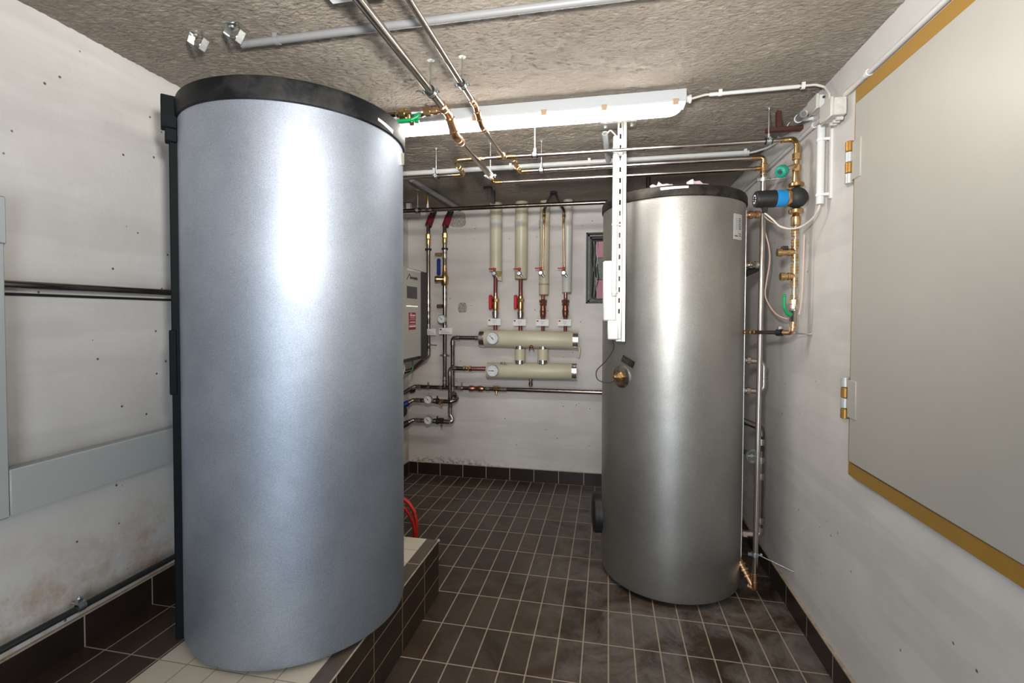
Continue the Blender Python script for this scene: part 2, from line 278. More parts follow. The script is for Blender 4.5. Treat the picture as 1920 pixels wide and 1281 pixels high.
# ------------------------------------------------------------------ mesh building
ROOT = {}
SPLIT = {'press_fitting', 'valve_body', 'upper_fittings', 'inner_plate', 'clamp', 'union', 'end_nut', 'knockout', 'bottom_entry', 'screw', 'coupling', 'tee_fitting', 'port_fitting', 'compression_fitting', 'bracket', 'bend_fitting', 'end_fitting', 'top_elbow', 'foot_elbow', 'offset_fitting', 'riser_fittings'}
class MB:
    def __init__(s): s.v = []; s.f = []
    def quad(s, a, b, c, d):
        i = len(s.v); s.v += [V(a), V(b), V(c), V(d)]; s.f.append((i, i+1, i+2, i+3)); return s
    def box(s, lo, hi, R=None, bev=0):
        lo, hi = V(lo), V(hi); c = (lo+hi)/2; h = (hi-lo)/2; i = len(s.v)
        h = V((abs(h.x), abs(h.y), abs(h.z)))
        if bev:
            b = min(bev, h.x*.9, h.y*.9, h.z*.9); pts = []
            # chamfered box : 24 vertices
            idx = {}
            for sx in (-1, 1):
                for sy in (-1, 1):
                    for sz in (-1, 1):
                        for ax in range(3):
                            q = [sx*(h.x-b), sy*(h.y-b), sz*(h.z-b)]; q[ax] = (sx, sy, sz)[ax]*h[ax]
                            idx[(sx, sy, sz, ax)] = len(pts); pts.append(V(q))
            fs = []
            for ax in range(3):
                o = [a for a in range(3) if a != ax]
                for sg in (-1, 1):
                    loop = []
                    for (p, q) in ((-1, -1), (1, -1), (1, 1), (-1, 1)):
                        k = [0, 0, 0]; k[ax] = sg; k[o[0]] = p; k[o[1]] = q; loop.append(idx[(*k, ax)])
                    fs.append(loop)
                for p in (-1, 1):
                    for q in (-1, 1):
                        k0 = [0, 0, 0]; k1 = [0, 0, 0]; k0[ax] = -1; k1[ax] = 1; k0[o[0]] = k1[o[0]] = p; k0[o[1]] = k1[o[1]] = q
                        fs.append([idx[(*k0, o[0])], idx[(*k1, o[0])], idx[(*k1, o[1])], idx[(*k0, o[1])]])
            for sx in (-1, 1):
                for sy in (-1, 1):
                    for sz in (-1, 1): fs.append([idx[(sx, sy, sz, a)] for a in range(3)])
            for q in pts: s.v.append(c + (R @ q if R else q))
            # orient outward
            for f in fs:
                p0, p1, p2 = (pts[f[k]] for k in range(3)); n = (p1-p0).cross(p2-p0); cc = sum((pts[k] for k in f), V((0, 0, 0)))
                s.f.append(tuple(i+k for k in (f if n.dot(cc) > 0 else f[::-1])))
            return s
        for q in ((-1, -1, -1), (1, -1, -1), (1, 1, -1), (-1, 1, -1), (-1, -1, 1), (1, -1, 1), (1, 1, 1), (-1, 1, 1)):
            q = V((q[0]*h.x, q[1]*h.y, q[2]*h.z)); s.v.append(c + (R @ q if R else q))
        for f in ((0, 3, 2, 1), (4, 5, 6, 7), (0, 1, 5, 4), (1, 2, 6, 5), (2, 3, 7, 6), (3, 0, 4, 7)): s.f.append(tuple(i+k for k in f))
        return s
    def lathe(s, p, d, prof, n=24, ang=0):
        p = V(p); d = V(d).normalized(); a = d.orthogonal().normalized()
        if abs(d.z) < .9: a = d.cross(V((0, 0, 1))).normalized()
        b = d.cross(a); i0 = len(s.v); rings = []
        for (t, r) in prof:
            if r < 1e-6: rings.append([len(s.v)]); s.v.append(p+d*t)
            else:
                rings.append(list(range(len(s.v), len(s.v)+n)))
                for k in range(n):
                    th = 2*math.pi*k/n+ang; s.v.append(p+d*t+(a*math.cos(th)+b*math.sin(th))*r)
        for A, C in zip(rings, rings[1:]):
            for k in range(n):
                k2 = (k+1) % n
                if len(A) == 1 and len(C) == 1: continue
                if len(A) == 1: s.f.append((A[0], C[k2], C[k]))
                elif len(C) == 1: s.f.append((A[k], A[k2], C[0]))
                else: s.f.append((A[k], A[k2], C[k2], C[k]))
        if len(rings[0]) > 1: s.f.append(tuple(rings[0][::-1]))
        if len(rings[-1]) > 1: s.f.append(tuple(rings[-1]))
        return s
    def cyl(s, p0, p1, r, n=20, r2=None):
        p0, p1 = V(p0), V(p1); L = (p1-p0).length
        return s.lathe(p0, p1-p0, [(0, r), (L, r if r2 is None else r2)], n)
    def hex(s, p0, p1, r): return s.cyl(p0, p1, r, 6)
    def nut(s, p, d, L, r, n=6):
        e = r*.12
        return s.lathe(V(p)-V(d).normalized()*L/2, d, [(0, r-e), (e, r), (L-e, r), (L, r-e)], n)
    def sphere(s, p, r, n=20, squash=1, d=(0, 0, 1)):
        m = 10; return s.lathe(V(p)-V(d).normalized()*r*squash, d, [(r*squash*(1-math.cos(math.pi*k/m)), r*math.sin(math.pi*k/m)) for k in range(m+1)], n)
    def tube(s, pts, r, fil=0, n=16, seg=7):
        P = fillet(pts, fil, seg) if fil else [V(q) for q in pts]
        i0 = len(s.v); t = (P[1]-P[0]).normalized(); a = t.orthogonal().normalized(); prev = t
        for k, q in enumerate(P):
            if k == 0: t = (P[1]-P[0]).normalized()
            elif k == len(P)-1: t = (P[-1]-P[-2]).normalized()
            else: t = ((P[k+1]-P[k]).normalized()+(P[k]-P[k-1]).normalized()).normalized()
            ax = prev.cross(t)
            if ax.length > 1e-7: a = Matrix.Rotation(prev.angle(t), 3, ax.normalized()) @ a
            a = (a - t*a.dot(t)).normalized(); b = t.cross(a); prev = t
            for j in range(n):
                th = 2*math.pi*j/n; s.v.append(q+(a*math.cos(th)+b*math.sin(th))*r)
        for k in range(len(P)-1):
            for j in range(n):
                j2 = (j+1) % n; A = i0+k*n; s.f.append((A+j, A+j2, A+n+j2, A+n+j))
        s.f.append(tuple(i0+j for j in range(n))[::-1]); s.f.append(tuple(i0+(len(P)-1)*n+j for j in range(n)))
        return s
    def ring(s, p, d, r, w, t, n=24):      # hollow band: radius r..r+t, width w
        return s.lathe(V(p)-V(d).normalized()*w/2, d, [(0, r), (0, r+t), (w, r+t), (w, r), (0, r)], n)
    def prism(s, poly, o, u, v, depth):
        o, u, v = V(o), V(u).normalized(), V(v).normalized(); w = u.cross(v); i = len(s.v); n = len(poly)
        for z in (0, depth):
            for (x, y) in poly: s.v.append(o+u*x+v*y+w*z)
        s.f.append(tuple(i+k for k in range(n))[::-1]); s.f.append(tuple(i+n+k for k in range(n)))
        for k in range(n): k2 = (k+1) % n; s.f.append((i+k, i+k2, i+n+k2, i+n+k))
        return s
    def build(s, name, mat, parent=None, smooth=40, label=None):
        if name in SPLIT and parent:
            gs = s.groups()
            if len(gs) > 1:
                first = None
                for g in gs:
                    o = g.build(name, mat, parent, smooth, label) if len(g.groups()) < 2 else g._build(name, mat, parent, smooth, label)
                    first = first or o
                return first
        return s._build(name, mat, parent, smooth, label)
    def groups(s):
        par = list(range(len(s.v)))
        def fd(i):
            while par[i] != i: par[i] = par[par[i]]; i = par[i]
            return i
        for f in s.f:
            for k in f[1:]: par[fd(k)] = fd(f[0])
        isl = {}
        for i in range(len(s.v)): isl.setdefault(fd(i), []).append(i)
        G = []
        for vs in isl.values():
            lo = V([min(s.v[i][k] for i in vs)-.0015 for k in range(3)]); hi = V([max(s.v[i][k] for i in vs)+.0015 for k in range(3)])
            G.append([lo, hi, vs])
        merged = True
        while merged:
            merged = False
            for i in range(len(G)):
                for j in range(i+1, len(G)):
                    a, b = G[i], G[j]
                    if all(a[0][k] <= b[1][k] and b[0][k] <= a[1][k] for k in range(3)):
                        G[i] = [V([min(a[0][k], b[0][k]) for k in range(3)]), V([max(a[1][k], b[1][k]) for k in range(3)]), a[2]+b[2]]; del G[j]; merged = True; break
                if merged: break
        out = []
        for lo, hi, vs in G:
            st = set(vs); mp = {}; m = MB()
            for i in sorted(st): mp[i] = len(m.v); m.v.append(s.v[i])
            m.f = [tuple(mp[k] for k in f) for f in s.f if f[0] in st]; out.append(m)
        return out
    def _build(s, name, mat, parent=None, smooth=40, label=None):
        loc = ROOT.get(parent.name, V((0, 0, 0))) if parent else V((0, 0, 0))
        me = bpy.data.meshes.new(name); me.from_pydata([tuple(q-loc) for q in s.v], [], s.f); me.validate(); me.update()
        if smooth:
            for q in me.polygons: q.use_smooth = True
            me.set_sharp_from_angle(angle=math.radians(smooth))
        me.materials.append(M[mat] if isinstance(mat, str) else mat)
        o = bpy.data.objects.new(name, me); COL.objects.link(o)
        if parent: o.parent = parent; ROOT[o.name] = loc
        if label: o['label'] = label
        return o
def fillet(pts, f, seg=7):
    pts = [V(q) for q in pts]; out = [pts[0]]
    for k in range(1, len(pts)-1):
        a = (pts[k-1]-pts[k]); b = (pts[k+1]-pts[k]); la, lb = a.length, b.length; a.normalize(); b.normalize()
        ang = a.angle(b)
        if ang > 3.1: out.append(pts[k]); continue
        t = min(f/math.tan(ang/2), la*.49, lb*.49)
        p0 = pts[k]+a*t; p1 = pts[k]+b*t
        rr = t*math.tan(ang/2); c = pts[k]+(a+b).normalized()*(rr/math.sin(ang/2))
        va, vb = p0-c, p1-c; om = va.angle(vb)
        for j in range(seg+1):
            q = j/seg; out.append(c+(va*math.sin((1-q)*om)+vb*math.sin(q*om))/math.sin(om))
    out.append(pts[-1]); return out
def tag(o, label=None, cat=None, group=None, kind=None):
    for k, v in (('label', label), ('category', cat), ('group', group), ('kind', kind)):
        if v: o[k] = v
    return o
def thing(name, loc, label, cat, group=None):
    o = bpy.data.objects.new(name, None); o.location = V(loc); o.empty_display_size = .05; COL.objects.link(o); ROOT[o.name] = V(loc)
    return tag(o, label, cat, group)
def struct(name, mb, mat, parent=None, smooth=0):
    o = mb.build(name, mat, parent, smooth)
    if not parent: o['kind'] = 'structure'
    return o
def text(name, s, size, o, u, v, mat, parent, depth=.0006, sx=1.0, bold=0):
    c = bpy.data.curves.new(name, 'FONT'); c.body = s; c.size = size; c.extrude = depth; c.offset = bold
    c.align_x = 'CENTER'; c.align_y = 'CENTER'
    t = bpy.data.objects.new(name, c); COL.objects.link(t)
    dg = bpy.context.evaluated_depsgraph_get(); me = bpy.data.meshes.new_from_object(t.evaluated_get(dg))
    bpy.data.objects.remove(t)
    u, v = V(u).normalized(), V(v).normalized(); n = u.cross(v); loc = ROOT.get(parent.name, V((0, 0, 0)))
    for q in me.vertices: q.co = V(o)+u*q.co.x*sx+v*q.co.y+n*q.co.z-loc
    me.materials.clear(); me.materials.append(M[mat]); ob = bpy.data.objects.new(name, me); COL.objects.link(ob); ob.parent = parent; ROOT[ob.name] = loc
    return ob
def press(mb, p, d, r, L=.03):
    """press fitting socket: sleeve with a bulged bead at each end, centred on p"""
    p = V(p)-V(d).normalized()*L/2; e = min(.008, L*.3); k = r*1.13; b = r*1.34
    mb.lathe(p, d, [(0, r), (0, k), (e*.2, b), (e*.8, b), (e, k), (L-e, k), (L-e*.8, b), (L-e*.2, b), (L, k), (L, r)], 20)
def elbow(mb, a, c, b, r, f, L=.028):
    """fitting at corner c of a pipe coming from a and leaving to b"""
    a, c, b = V(a), V(c), V(b); da = (a-c).normalized(); db = (b-c).normalized()
    P = fillet([c+da*f*1.9, c, c+db*f*1.9], f)
    mb.tube([q for q in P], r*1.12, 0)
    press(mb, c+da*(f*1.25+L/2), da, r, L); press(mb, c+db*(f*1.25+L/2), db, r, L)

# ------------------------------------------------------------------ the room
XL, XR, YB, YF, ZC = -2.0, 1.0, 4.59, -1.35, 2.69
PX, PY, PZ = -.948, 2.596, .315
struct('floor', MB().box((XL-.1, YF-.1, -.08), (XR+.1, YB+.1, 0)), 'floor_tile')
# rough plastered ceiling with real relief
def ceil_mesh():
    mb = MB(); nx = 300
    xs = [XL-.02+(XR-XL+.04)*i/nx for i in range(nx+1)]
    ys = [YF-.02+.1*j for j in range(int((1.1-YF)/.1))]; y = ys[-1]+.05
    while y < YB+.02: ys.append(y); y += .0095
    ys.append(YB+.03); ny = len(ys)-1
    for y in ys:
        for x in xs:
            wx, wy = x+.02*noise.noise(V((x*9, y*9, 2))), y+.02*noise.noise(V((x*9, y*9, 8)))
            r = 1-abs(noise.noise(V((wx*17, wy*30, 0)))*2); q = 1-abs(noise.noise(V((wx*34, wy*56, 4)))*2)
            mb.v.append(V((x, y, ZC+.003-.0035*r*r-.0022*q+noise.noise(V((x*3, y*3, 5)))*.004)))
    for j in range(ny):
        for i in range(nx):
            a = j*(nx+1)+i; mb.f.append((a, a+nx+1, a+nx+2, a+1))
    mb.box((XL-.1, YF-.1, ZC+.02), (XR+.1, YB+.1, ZC+.12)); return mb
struct('ceiling', ceil_mesh(), 'ceiling', smooth=60)
struct('wall_left', MB().box((XL-.1, YF-.1, 0), (XL, YB+.1, ZC+.1)), 'wall_rust')
struct('wall_right', MB().box((XR, YF-.1, 0), (XR+.1, YB+.1, ZC+.1)), 'wall')
struct('wall_front', MB().box((XL, YF-.1, 0), (XR, YF, ZC+.1)), 'wall')
NX0, NX1, NZ0, NZ1 = -.205, .22, 1.735, 2.405
wb = MB().box((XL, YB, 0), (NX0, YB+.2, ZC+.1)).box((NX1, YB, 0), (XR, YB+.2, ZC+.1)).box((NX0, YB, 0), (NX1, YB+.2, NZ0)).box((NX0, YB, NZ1), (NX1, YB+.2, ZC+.1)).box((NX0, YB+.17, NZ0), (NX1, YB+.2, NZ1))
struct('wall_back', wb, 'wall_damp')
# skirting of dark clay tiles
struct('baseboard_back', MB().box((XL+.012, YB-.012, 0), (XR-.012, YB, .118)), 'base_back')
struct('baseboard_right', MB().box((XR-.014, .3, 0), (XR, YB-.012, .118)), 'base_side')
bl = MB().box((XL, PY, 0), (XL+.012, YB, .118)).box((XL, .3, PZ), (XL+.012, PY, PZ+.122)); struct('baseboard_left', bl, 'base_side')
t = MB().box((XR-.016, .3, .118), (XR, YB-.012, .124)).box((XL, .3, PZ+.122), (XL+.013, PY, PZ+.128)).box((XL+.012, YB-.013, .118), (XR-.012, YB, .122))
M['groutline'] = pbr('groutline', (.45, .36, .28), .8, var=.3, vscale=20)
struct('trim_1', t, 'groutline')
# tiled plinth under the left tank
pb = struct('plinth', MB().box((XL, .35, 0), (PX, PY, PZ-.006)), 'plinth_side')
tp = MB().box((XL, .35, PZ-.006), (-1.64, PY, PZ)); tp.build('dark_tile_top', 'plinth_border', pb, 0)
MB().box((-1.64, .35, PZ-.006), (-1.02, PY, PZ)).build('beige_tile_top', 'plinth_beige', pb, 0)
MB().box((-1.02, .35, PZ-.006), (PX, PY, PZ)).build('edge_tile', 'plinth_edge', pb, 0)
MB().tube([(PX, .35, PZ-.001), (PX, PY, PZ-.001)], .0035, 0, 8).sphere((PX, PY-.005, PZ), .009).build('edge_bead', 'groutline', pb)
# painted board under the ceiling along the right wall
struct('trim_2', MB().box((XR-.012, .2, 2.565), (XR, YB, ZC)), 'trimpaint')
# plaster patches on the back wall
def patch(name, cx, cy, w_, h_, lab):
    c = B(cx, cy, YB); mb = MB(); n = 26; poly = []
    for k in range(n):
        a = 2*math.pi*k/n; cs, sn = math.cos(a), math.sin(a); q = (abs(cs)**4+abs(sn)**4)**-.25
        rr = q*(1+.1*noise.noise(V((cs*2, sn*2, cx)))); poly.append((cs*rr*w_/2, sn*rr*h_/2))
    mb.prism(poly, c+V((0, .002, 0)), (1, 0, 0), (0, 0, 1), .004)
    o = mb.build(name, 'patch'); tag(o, lab, 'plaster patch'); return o
patch('plaster_patch', 867, 577, .09, .10, 'small square grey mortar patch low on back wall right of the round gauge')
patch('plaster_patch', 858, 412, .17, .15, 'pitted rough mortar patch high on back wall under the dark pipe')

# steel hatch door on the right wall
DY0, DY1, DZ0, DZ1 = .85, 2.205, .955, 2.535
dr = bpy.data.objects.new('door_1', None); dr.location = (XR, DY1, DZ0); dr['kind'] = 'structure'; COL.objects.link(dr); ROOT['door_1'] = V((XR, DY1, DZ0))
fr = MB().box((XR-.018, DY0, DZ1-.06), (XR+.0, DY1, DZ1), bev=.002).box((XR-.018, DY0, DZ0), (XR, DY1, DZ0+.055), bev=.002).box((XR-.018, DY1-.014, DZ0+.055), (XR, DY1, DZ1-.06)).box((XR-.018, DY0, DZ0+.055), (XR, DY0+.06, DZ1-.06))
fr.build('door_frame', 'gold', dr)
MB().box((XR-.026, DY0+.05, DZ0+.06), (XR-.002, DY1-.02, DZ1-.064), bev=.003).build('door_panel', 'doorpaint', dr)
for (z0, z1, gy) in ((2.155, 2.33, 0), (1.185, 1.36, 1)):
    h = MB(); cx, cy = XR-.03, DY1+.010
    h.box((XR-.0305, DY1-.075, z0+.01), (XR-.024, DY1-.01, z1-.01), bev=.002).build('hinge', 'doorpaint', dr)
    hg = bpy.data.objects[[o.name for o in dr.children if o.name.startswith('hinge')][-1]]
    L = (z1-z0)/4
    for k in range(4):
        kn = MB().lathe((cx, cy, z0+k*L+.001), (0, 0, 1), [(0, .013), (.002, .0155), (L-.004, .0155), (L-.002, .013)], 20)
        kn.build('hinge_knuckle', ('hingegrey', 'hingegold')[(k+gy) % 2], hg)

# ------------------------------------------------------------------ left wall
def duct(name, lo, hi, lab, cap=True):
    t = thing(name, (lo[0], lo[1], lo[2]), lab, 'cable duct'); lo, hi = V(lo), V(hi)
    MB().box(lo, (hi.x-.014, hi.y, hi.z), bev=.002).build('duct_base', 'ductgrey', t)
    MB().box((hi.x-.0135, lo.y-.0005, lo.z-.001), (hi.x, hi.y+.0005, hi.z+.001), bev=.004).build('duct_lid', 'ductgrey', t)
    return t
XD = XL+.06
v0, v1, h0, h1 = X_(19.6, 970, XD), X_(10, 458, XD), X_(19.6, 882, XD), X_(19.6, 968, XD)
duct('cable_duct', (XL, v0.y-.15, v0.z), (XD, v0.y, v1.z+.02), 'grey vertical cable duct at left edge of the left wall')
cv = MB().box((XL, v0.y-.16, v1.z), (XD+.006, v0.y+.004, v1.z+.155), bev=.004); o = cv.build('duct_cover', 'ductgrey'); tag(o, 'wider light grey cover piece closing the top of the vertical cable duct', 'duct cover')
duct('cable_duct', (XL, v0.y+.002, h1.z), (XD, 2.9, h0.z), 'grey horizontal cable duct running behind the blue-grey tank')
XP = XL+.035
zp = X_(160, 537, XP).z; p0 = X_(0, 527, XP)
t = thing('wall_pipe', (XP, 1.0, zp), 'black glossy pipe running level across the left wall', 'pipe')
zA, zB = X_(0, 534, XP).z, X_(320, 549, XP).z
MB().tube([(XP, .6, zA), (XP, X_(320, 549, XP).y, zB), (XP, 3.0, zB)], .014, 0, 16).build('pipe', 'darksteel', t)
MB().tube([(XL+.006, .6, zA-.03), (XL+.006, 3.0, zB-.03)], .005).build('rear_strip', 'black', t)
XP = XL+.045; zq = PZ+.155
t = thing('skirting_pipe', (XP, 1.0, zq), 'dark heating pipe just above the tiled skirting on the left wall', 'pipe')
a1, a2 = X_(0, 1215, XP), X_(325, 1045, XP)
MB().tube([(XP, .4, a1.z), (XP, a2.y, a2.z), (XP, 2.9, a2.z)], .0125).build('pipe', 'blackpaint', t)
c = X_(150, 1137, XP)
t = thing('pipe_clamp', (XP, c.y, c.z), 'galvanised pipe clamp on the dark pipe above the left skirting', 'pipe clamp')
MB().ring((XP, c.y, a1.z*.5+a2.z*.5), (0, 1, 0), .0125, .026, .006).build('band', 'zinc', t)
MB().cyl((XL, c.y, c.z+.008), (XP-.012, c.y, c.z+.006), .004).box((XP-.012, c.y-.008, c.z+.012), (XP+.004, c.y+.008, c.z+.03)).nut((XP-.004, c.y, c.z+.032), (0, 0, 1), .006, .007).cyl((XP-.004, c.y, c.z+.01), (XP-.004, c.y, c.z+.04), .003).build('bolt', 'zinc', t)

# ------------------------------------------------------------------ large tanks
LCX, LCY, LR = -1.335, 1.897, .443
t = thing('buffer_tank', (LCX, LCY, PZ), 'large blue-grey metal-clad buffer tank with black lid standing on the tiled plinth', 'tank')
zt = 2.362
MB().lathe((LCX, LCY, PZ+.012), (0, 0, 1), [(0, LR-.012), (.006, LR-.002), (.02, LR), (zt-PZ-.012, LR)], 128).build('jacket', 'tank_blue', t, 30)
MB().lathe((LCX, LCY, PZ), (0, 0, 1), [(0, LR-.03), (.02, LR-.03)], 96).build('foot_ring', 'black', t)
MB().lathe((LCX, LCY, zt-.004), (0, 0, 1), [(0, LR+.004), (.004, LR+.008), (.012, LR+.009), (.066, LR+.010), (.080, LR+.006), (.088, LR-.006), (.091, LR-.03), (.091, 0)], 128).build('lid', 'lid', t, 30)
# black insulation seam on the wall side, a real strip standing off the jacket
def polar(cx, cy, R, a, z): return V((cx+R*math.cos(a), cy+R*math.sin(a), z))
thL = math.atan2(.5774, .8164)   # sight azimuth of the left tank
az0 = math.radians(90+35.27)     # direction camera -> tank
aL = az0+math.pi-math.radians(90-11.02)+0     # left tangent angle (measured at the tank centre)
aL = math.radians(180+35.27+11.02-8)
def seam(mb, a, r0, r1, w_, z0, z1, yaw=0):
    R = Matrix.Rotation(a, 3, 'Z'); c = V((LCX, LCY, 0))+R @ V(((r0+r1)/2, 0, 0))
    mb.box(c+V((-(r1-r0)/2, -w_/2, z0)), c+V(((r1-r0)/2, w_/2, z1)), R=R, bev=.003)
aS = math.atan2(-(0-LCX)*0-.0, 1)
tang = math.radians(180+35.27-90+180+11.02)
import math as _m
dC = math.atan2(LCX, LCY)                       # azimuth from +Y (negative = left)
# left tangent point: direction from centre perpendicular to left sight line
lz = dC-math.asin(LR/math.hypot(LCX, LCY)); aT = math.atan2(math.sin(lz+math.pi/2)*0+math.sin(lz)*0, 1)
nd = V((-math.cos(lz), math.sin(lz), 0)); aT = math.atan2(nd.y, nd.x)
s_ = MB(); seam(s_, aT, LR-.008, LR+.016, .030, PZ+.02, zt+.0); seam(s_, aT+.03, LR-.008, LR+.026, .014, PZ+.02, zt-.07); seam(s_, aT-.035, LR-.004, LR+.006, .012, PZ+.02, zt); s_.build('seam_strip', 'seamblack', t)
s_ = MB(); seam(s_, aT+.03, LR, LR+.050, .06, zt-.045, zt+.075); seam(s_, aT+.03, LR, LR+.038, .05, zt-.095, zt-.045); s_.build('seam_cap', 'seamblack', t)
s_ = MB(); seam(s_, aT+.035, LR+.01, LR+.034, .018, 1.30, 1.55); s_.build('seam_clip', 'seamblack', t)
def on_tank(cx, cy, R, x0, y0, x1, y1, x2, y2, x3, y3, nseg=8, off=.0015):
    """sheet lying on a tank: photo corners give its extent, it follows the curve"""
    mb = MB(); A = [CYL(*q, cx, cy, R) for q in ((x0, y0), (x1, y1), (x2, y2), (x3, y3))]
    an = [math.atan2(q.y-cy, q.x-cx) for q in A]; zz = [q.z for q in A]
    for k in range(nseg+1):
        f = k/nseg
        for (i, j) in ((0, 1), (3, 2)):
            a = an[i]*(1-f)+an[j]*f; z = zz[i]*(1-f)+zz[j]*f
            for rr in (R+off, R-.001): mb.v.append(V((cx+rr*math.cos(a), cy+rr*math.sin(a), z)))
    for k in range(nseg):
        b = k*4; mb.f += [(b, b+4, b+6, b+2)[::-1], (b+1, b+3, b+7, b+5)[::-1], (b, b+1, b+5, b+4)[::-1], (b+2, b+6, b+7, b+3)[::-1]]
    mb.f += [(0, 2, 3, 1)[::-1], tuple(nseg*4+q for q in (0, 1, 3, 2))[::-1]]
    return mb
on_tank(LCX, LCY, LR+.010, 709, 221, 737, 244, 736, 251, 709, 226).build('lid_label', 'paper', t)
o_ = on_tank(LCX, LCY, LR, 748, 287, 755, 287, 755, 309, 750, 309, 3, .007); o_.build('jacket_latch', 'silverstrip', t)

RCX, RCY, RR = .385, 3.13, .418
t = thing('hot_water_tank', (RCX, RCY, 0), 'grey brushed-metal hot water tank with dusty black lid standing on the brown floor tiles', 'tank')
zr = 2.262
MB().lathe((RCX, RCY, .022), (0, 0, 1), [(0, RR-.02), (.006, RR-.010), (.03, RR-.006), (.3, RR-.002), (1.0, RR), (zr-.022, RR)], 128).build('jacket', 'tank_grey', t, 30)
MB().lathe((RCX, RCY, 0), (0, 0, 1), [(0, RR-.05), (.024, RR-.05)], 96).build('foot_ring', 'black', t)
MB().lathe((RCX, RCY, zr-.004), (0, 0, 1), [(0, RR+.004), (.004, RR+.008), (.010, RR+.009), (.045, RR+.007), (.058, RR+.001), (.064, RR-.012), (.066, RR-.03), (.066, 0)], 128).build('lid', 'lid_dusty', t, 30)
on_tank(RCX, RCY, RR+.008, 1238, 352, 1291, 348.5, 1291, 352.5, 1239, 357).build('lid_label', 'paper', t, label='white strip label')
lb = on_tank(RCX, RCY, RR, 1376, 400, 1391, 403.5, 1390, 451, 1375, 448).build('data_label', 'labelgrey', t, label='pale data sheet with rows of small print')
for k, yy in enumerate((410, 413.5, 416.5, 420, 423.5, 426.5, 429.5, 438.5, 442)):
    on_tank(RCX, RCY, RR+.0016, 1385, yy-.6, 1389, yy+.6, 1389, yy+1.7, 1385, yy+.5, 2, .001).build('print_line', 'ink', lb)
    if k < 7: on_tank(RCX, RCY, RR+.0016, 1380, yy-.6, 1382.5, yy, 1382.5, yy+.8, 1380, yy+.2, 2, .001).build('print_line', 'softink', lb)
on_tank(RCX, RCY, RR+.0016, 1377.5, 441, 1383, 442, 1383, 444, 1377.5, 442.6, 2, .001).build('print_line', 'ink', lb)
# bright edge strip at the right of the jacket
rz = math.atan2(RCX, RCY)+math.asin(RR/math.hypot(RCX, RCY)); nr = V((math.cos(rz), -math.sin(rz), 0)); aR = math.atan2(nr.y, nr.x)
s_ = MB(); R = Matrix.Rotation(aR, 3, 'Z'); c = V((RCX, RCY, 0))+R @ V((RR-.001, 0, 0)); s_.box(c+V((-.004, -.008, .18)), c+V((.003, .008, zr-.03)), R=R, bev=.001); s_.build('edge_strip', 'silverstrip', t, label='bright vertical closing strip')
# round black flange cover low on the left side
zf = B(1118, 955, 3.2).z
MB().lathe((RCX-RR+.03, 3.16, zf), (-1, -.10, 0), [(0, .125), (.075, .125), (.082, .12), (.086, .105), (.086, 0)], 40).ring((RCX-RR-.035, 3.155, zf), (-1, -.1, 0), .125, .012, .004).build('flange_cover', 'black', t, label='round black flange cover')
# sensor pocket: escutcheon and brass plug
sp_ = CYL(1165, 706, RCX, RCY, RR); nn = (sp_-V((RCX, RCY, sp_.z))).normalized()
MB().lathe(sp_-nn*.012, nn, [(0, .066), (.013, .066), (.015, .063), (.015, 0)], 40).build('escutcheon', 'steel', t)
pk = MB(); pk.nut(sp_+nn*.014, nn, .022, .036, 6); pk.lathe(sp_+nn*.02, nn, [(0, .03), (.012, .026), (.02, .016), (.034, .013), (.04, .008), (.04, 0)], 24); pk.build('sensor_plug', 'brass', t)
mk = CYL(1178, 678, RCX, RCY, RR); mn = (mk-V((RCX, RCY, mk.z))).normalized(); mu_ = V((0, 0, 1)).cross(mn).normalized()
ru = (mu_*.92+V((0, 0, -.38))).normalized(); rv = mn.cross(ru)
tapeo = MB().prism([(-.045, -.02), (.045, -.02), (.045, .02), (-.045, .02)], mk+mn*.003, ru, rv, .001).build('tape', 'darksteel', t, label='grey tape marked by hand')
text('marking', 'R+2', .032, mk+mn*.0045-ru*.015, ru, rv, 'ink', tapeo, bold=.0006)
# torn foil scraps lying on the lid
def scrap(px0, px1, seed, lab):
    random.seed(seed); a = CYL(px0, 345, RCX, RCY, RR-.02); b = CYL(px1, 345, RCX, RCY, RR-.02); mb = MB(); n = 7; zb = zr+.062
    top = []
    for k in range(n+1):
        f = k/n; q = a*(1-f)+b*f; top.append((V((q.x, q.y+.01*math.sin(k*2), zb)), V((q.x+.006*random.uniform(-1, 1), q.y+.03, zb+.012+.028*random.random()*math.sin(math.pi*min(1, f+.1)))), V((q.x, q.y+.09, zb+.001))))
    for r_ in top: mb.v += list(r_)
    for k in range(n):
        for j in (0, 1): mb.f.append((k*3+j, k*3+3+j, k*3+4+j, k*3+1+j))
    o = mb.build('foil_scrap', 'pinkpaper', None, 20); tag(o, lab, 'film scrap')
M['pinkpaper'] = pbr('pinkpaper', (.62, .50, .52), .6)
scrap(1220, 1262, 3, 'left crumpled pinkish film scrap on the lid of the hot water tank'); scrap(1288, 1330, 5, 'right crumpled pinkish film scrap on the lid of the hot water tank')

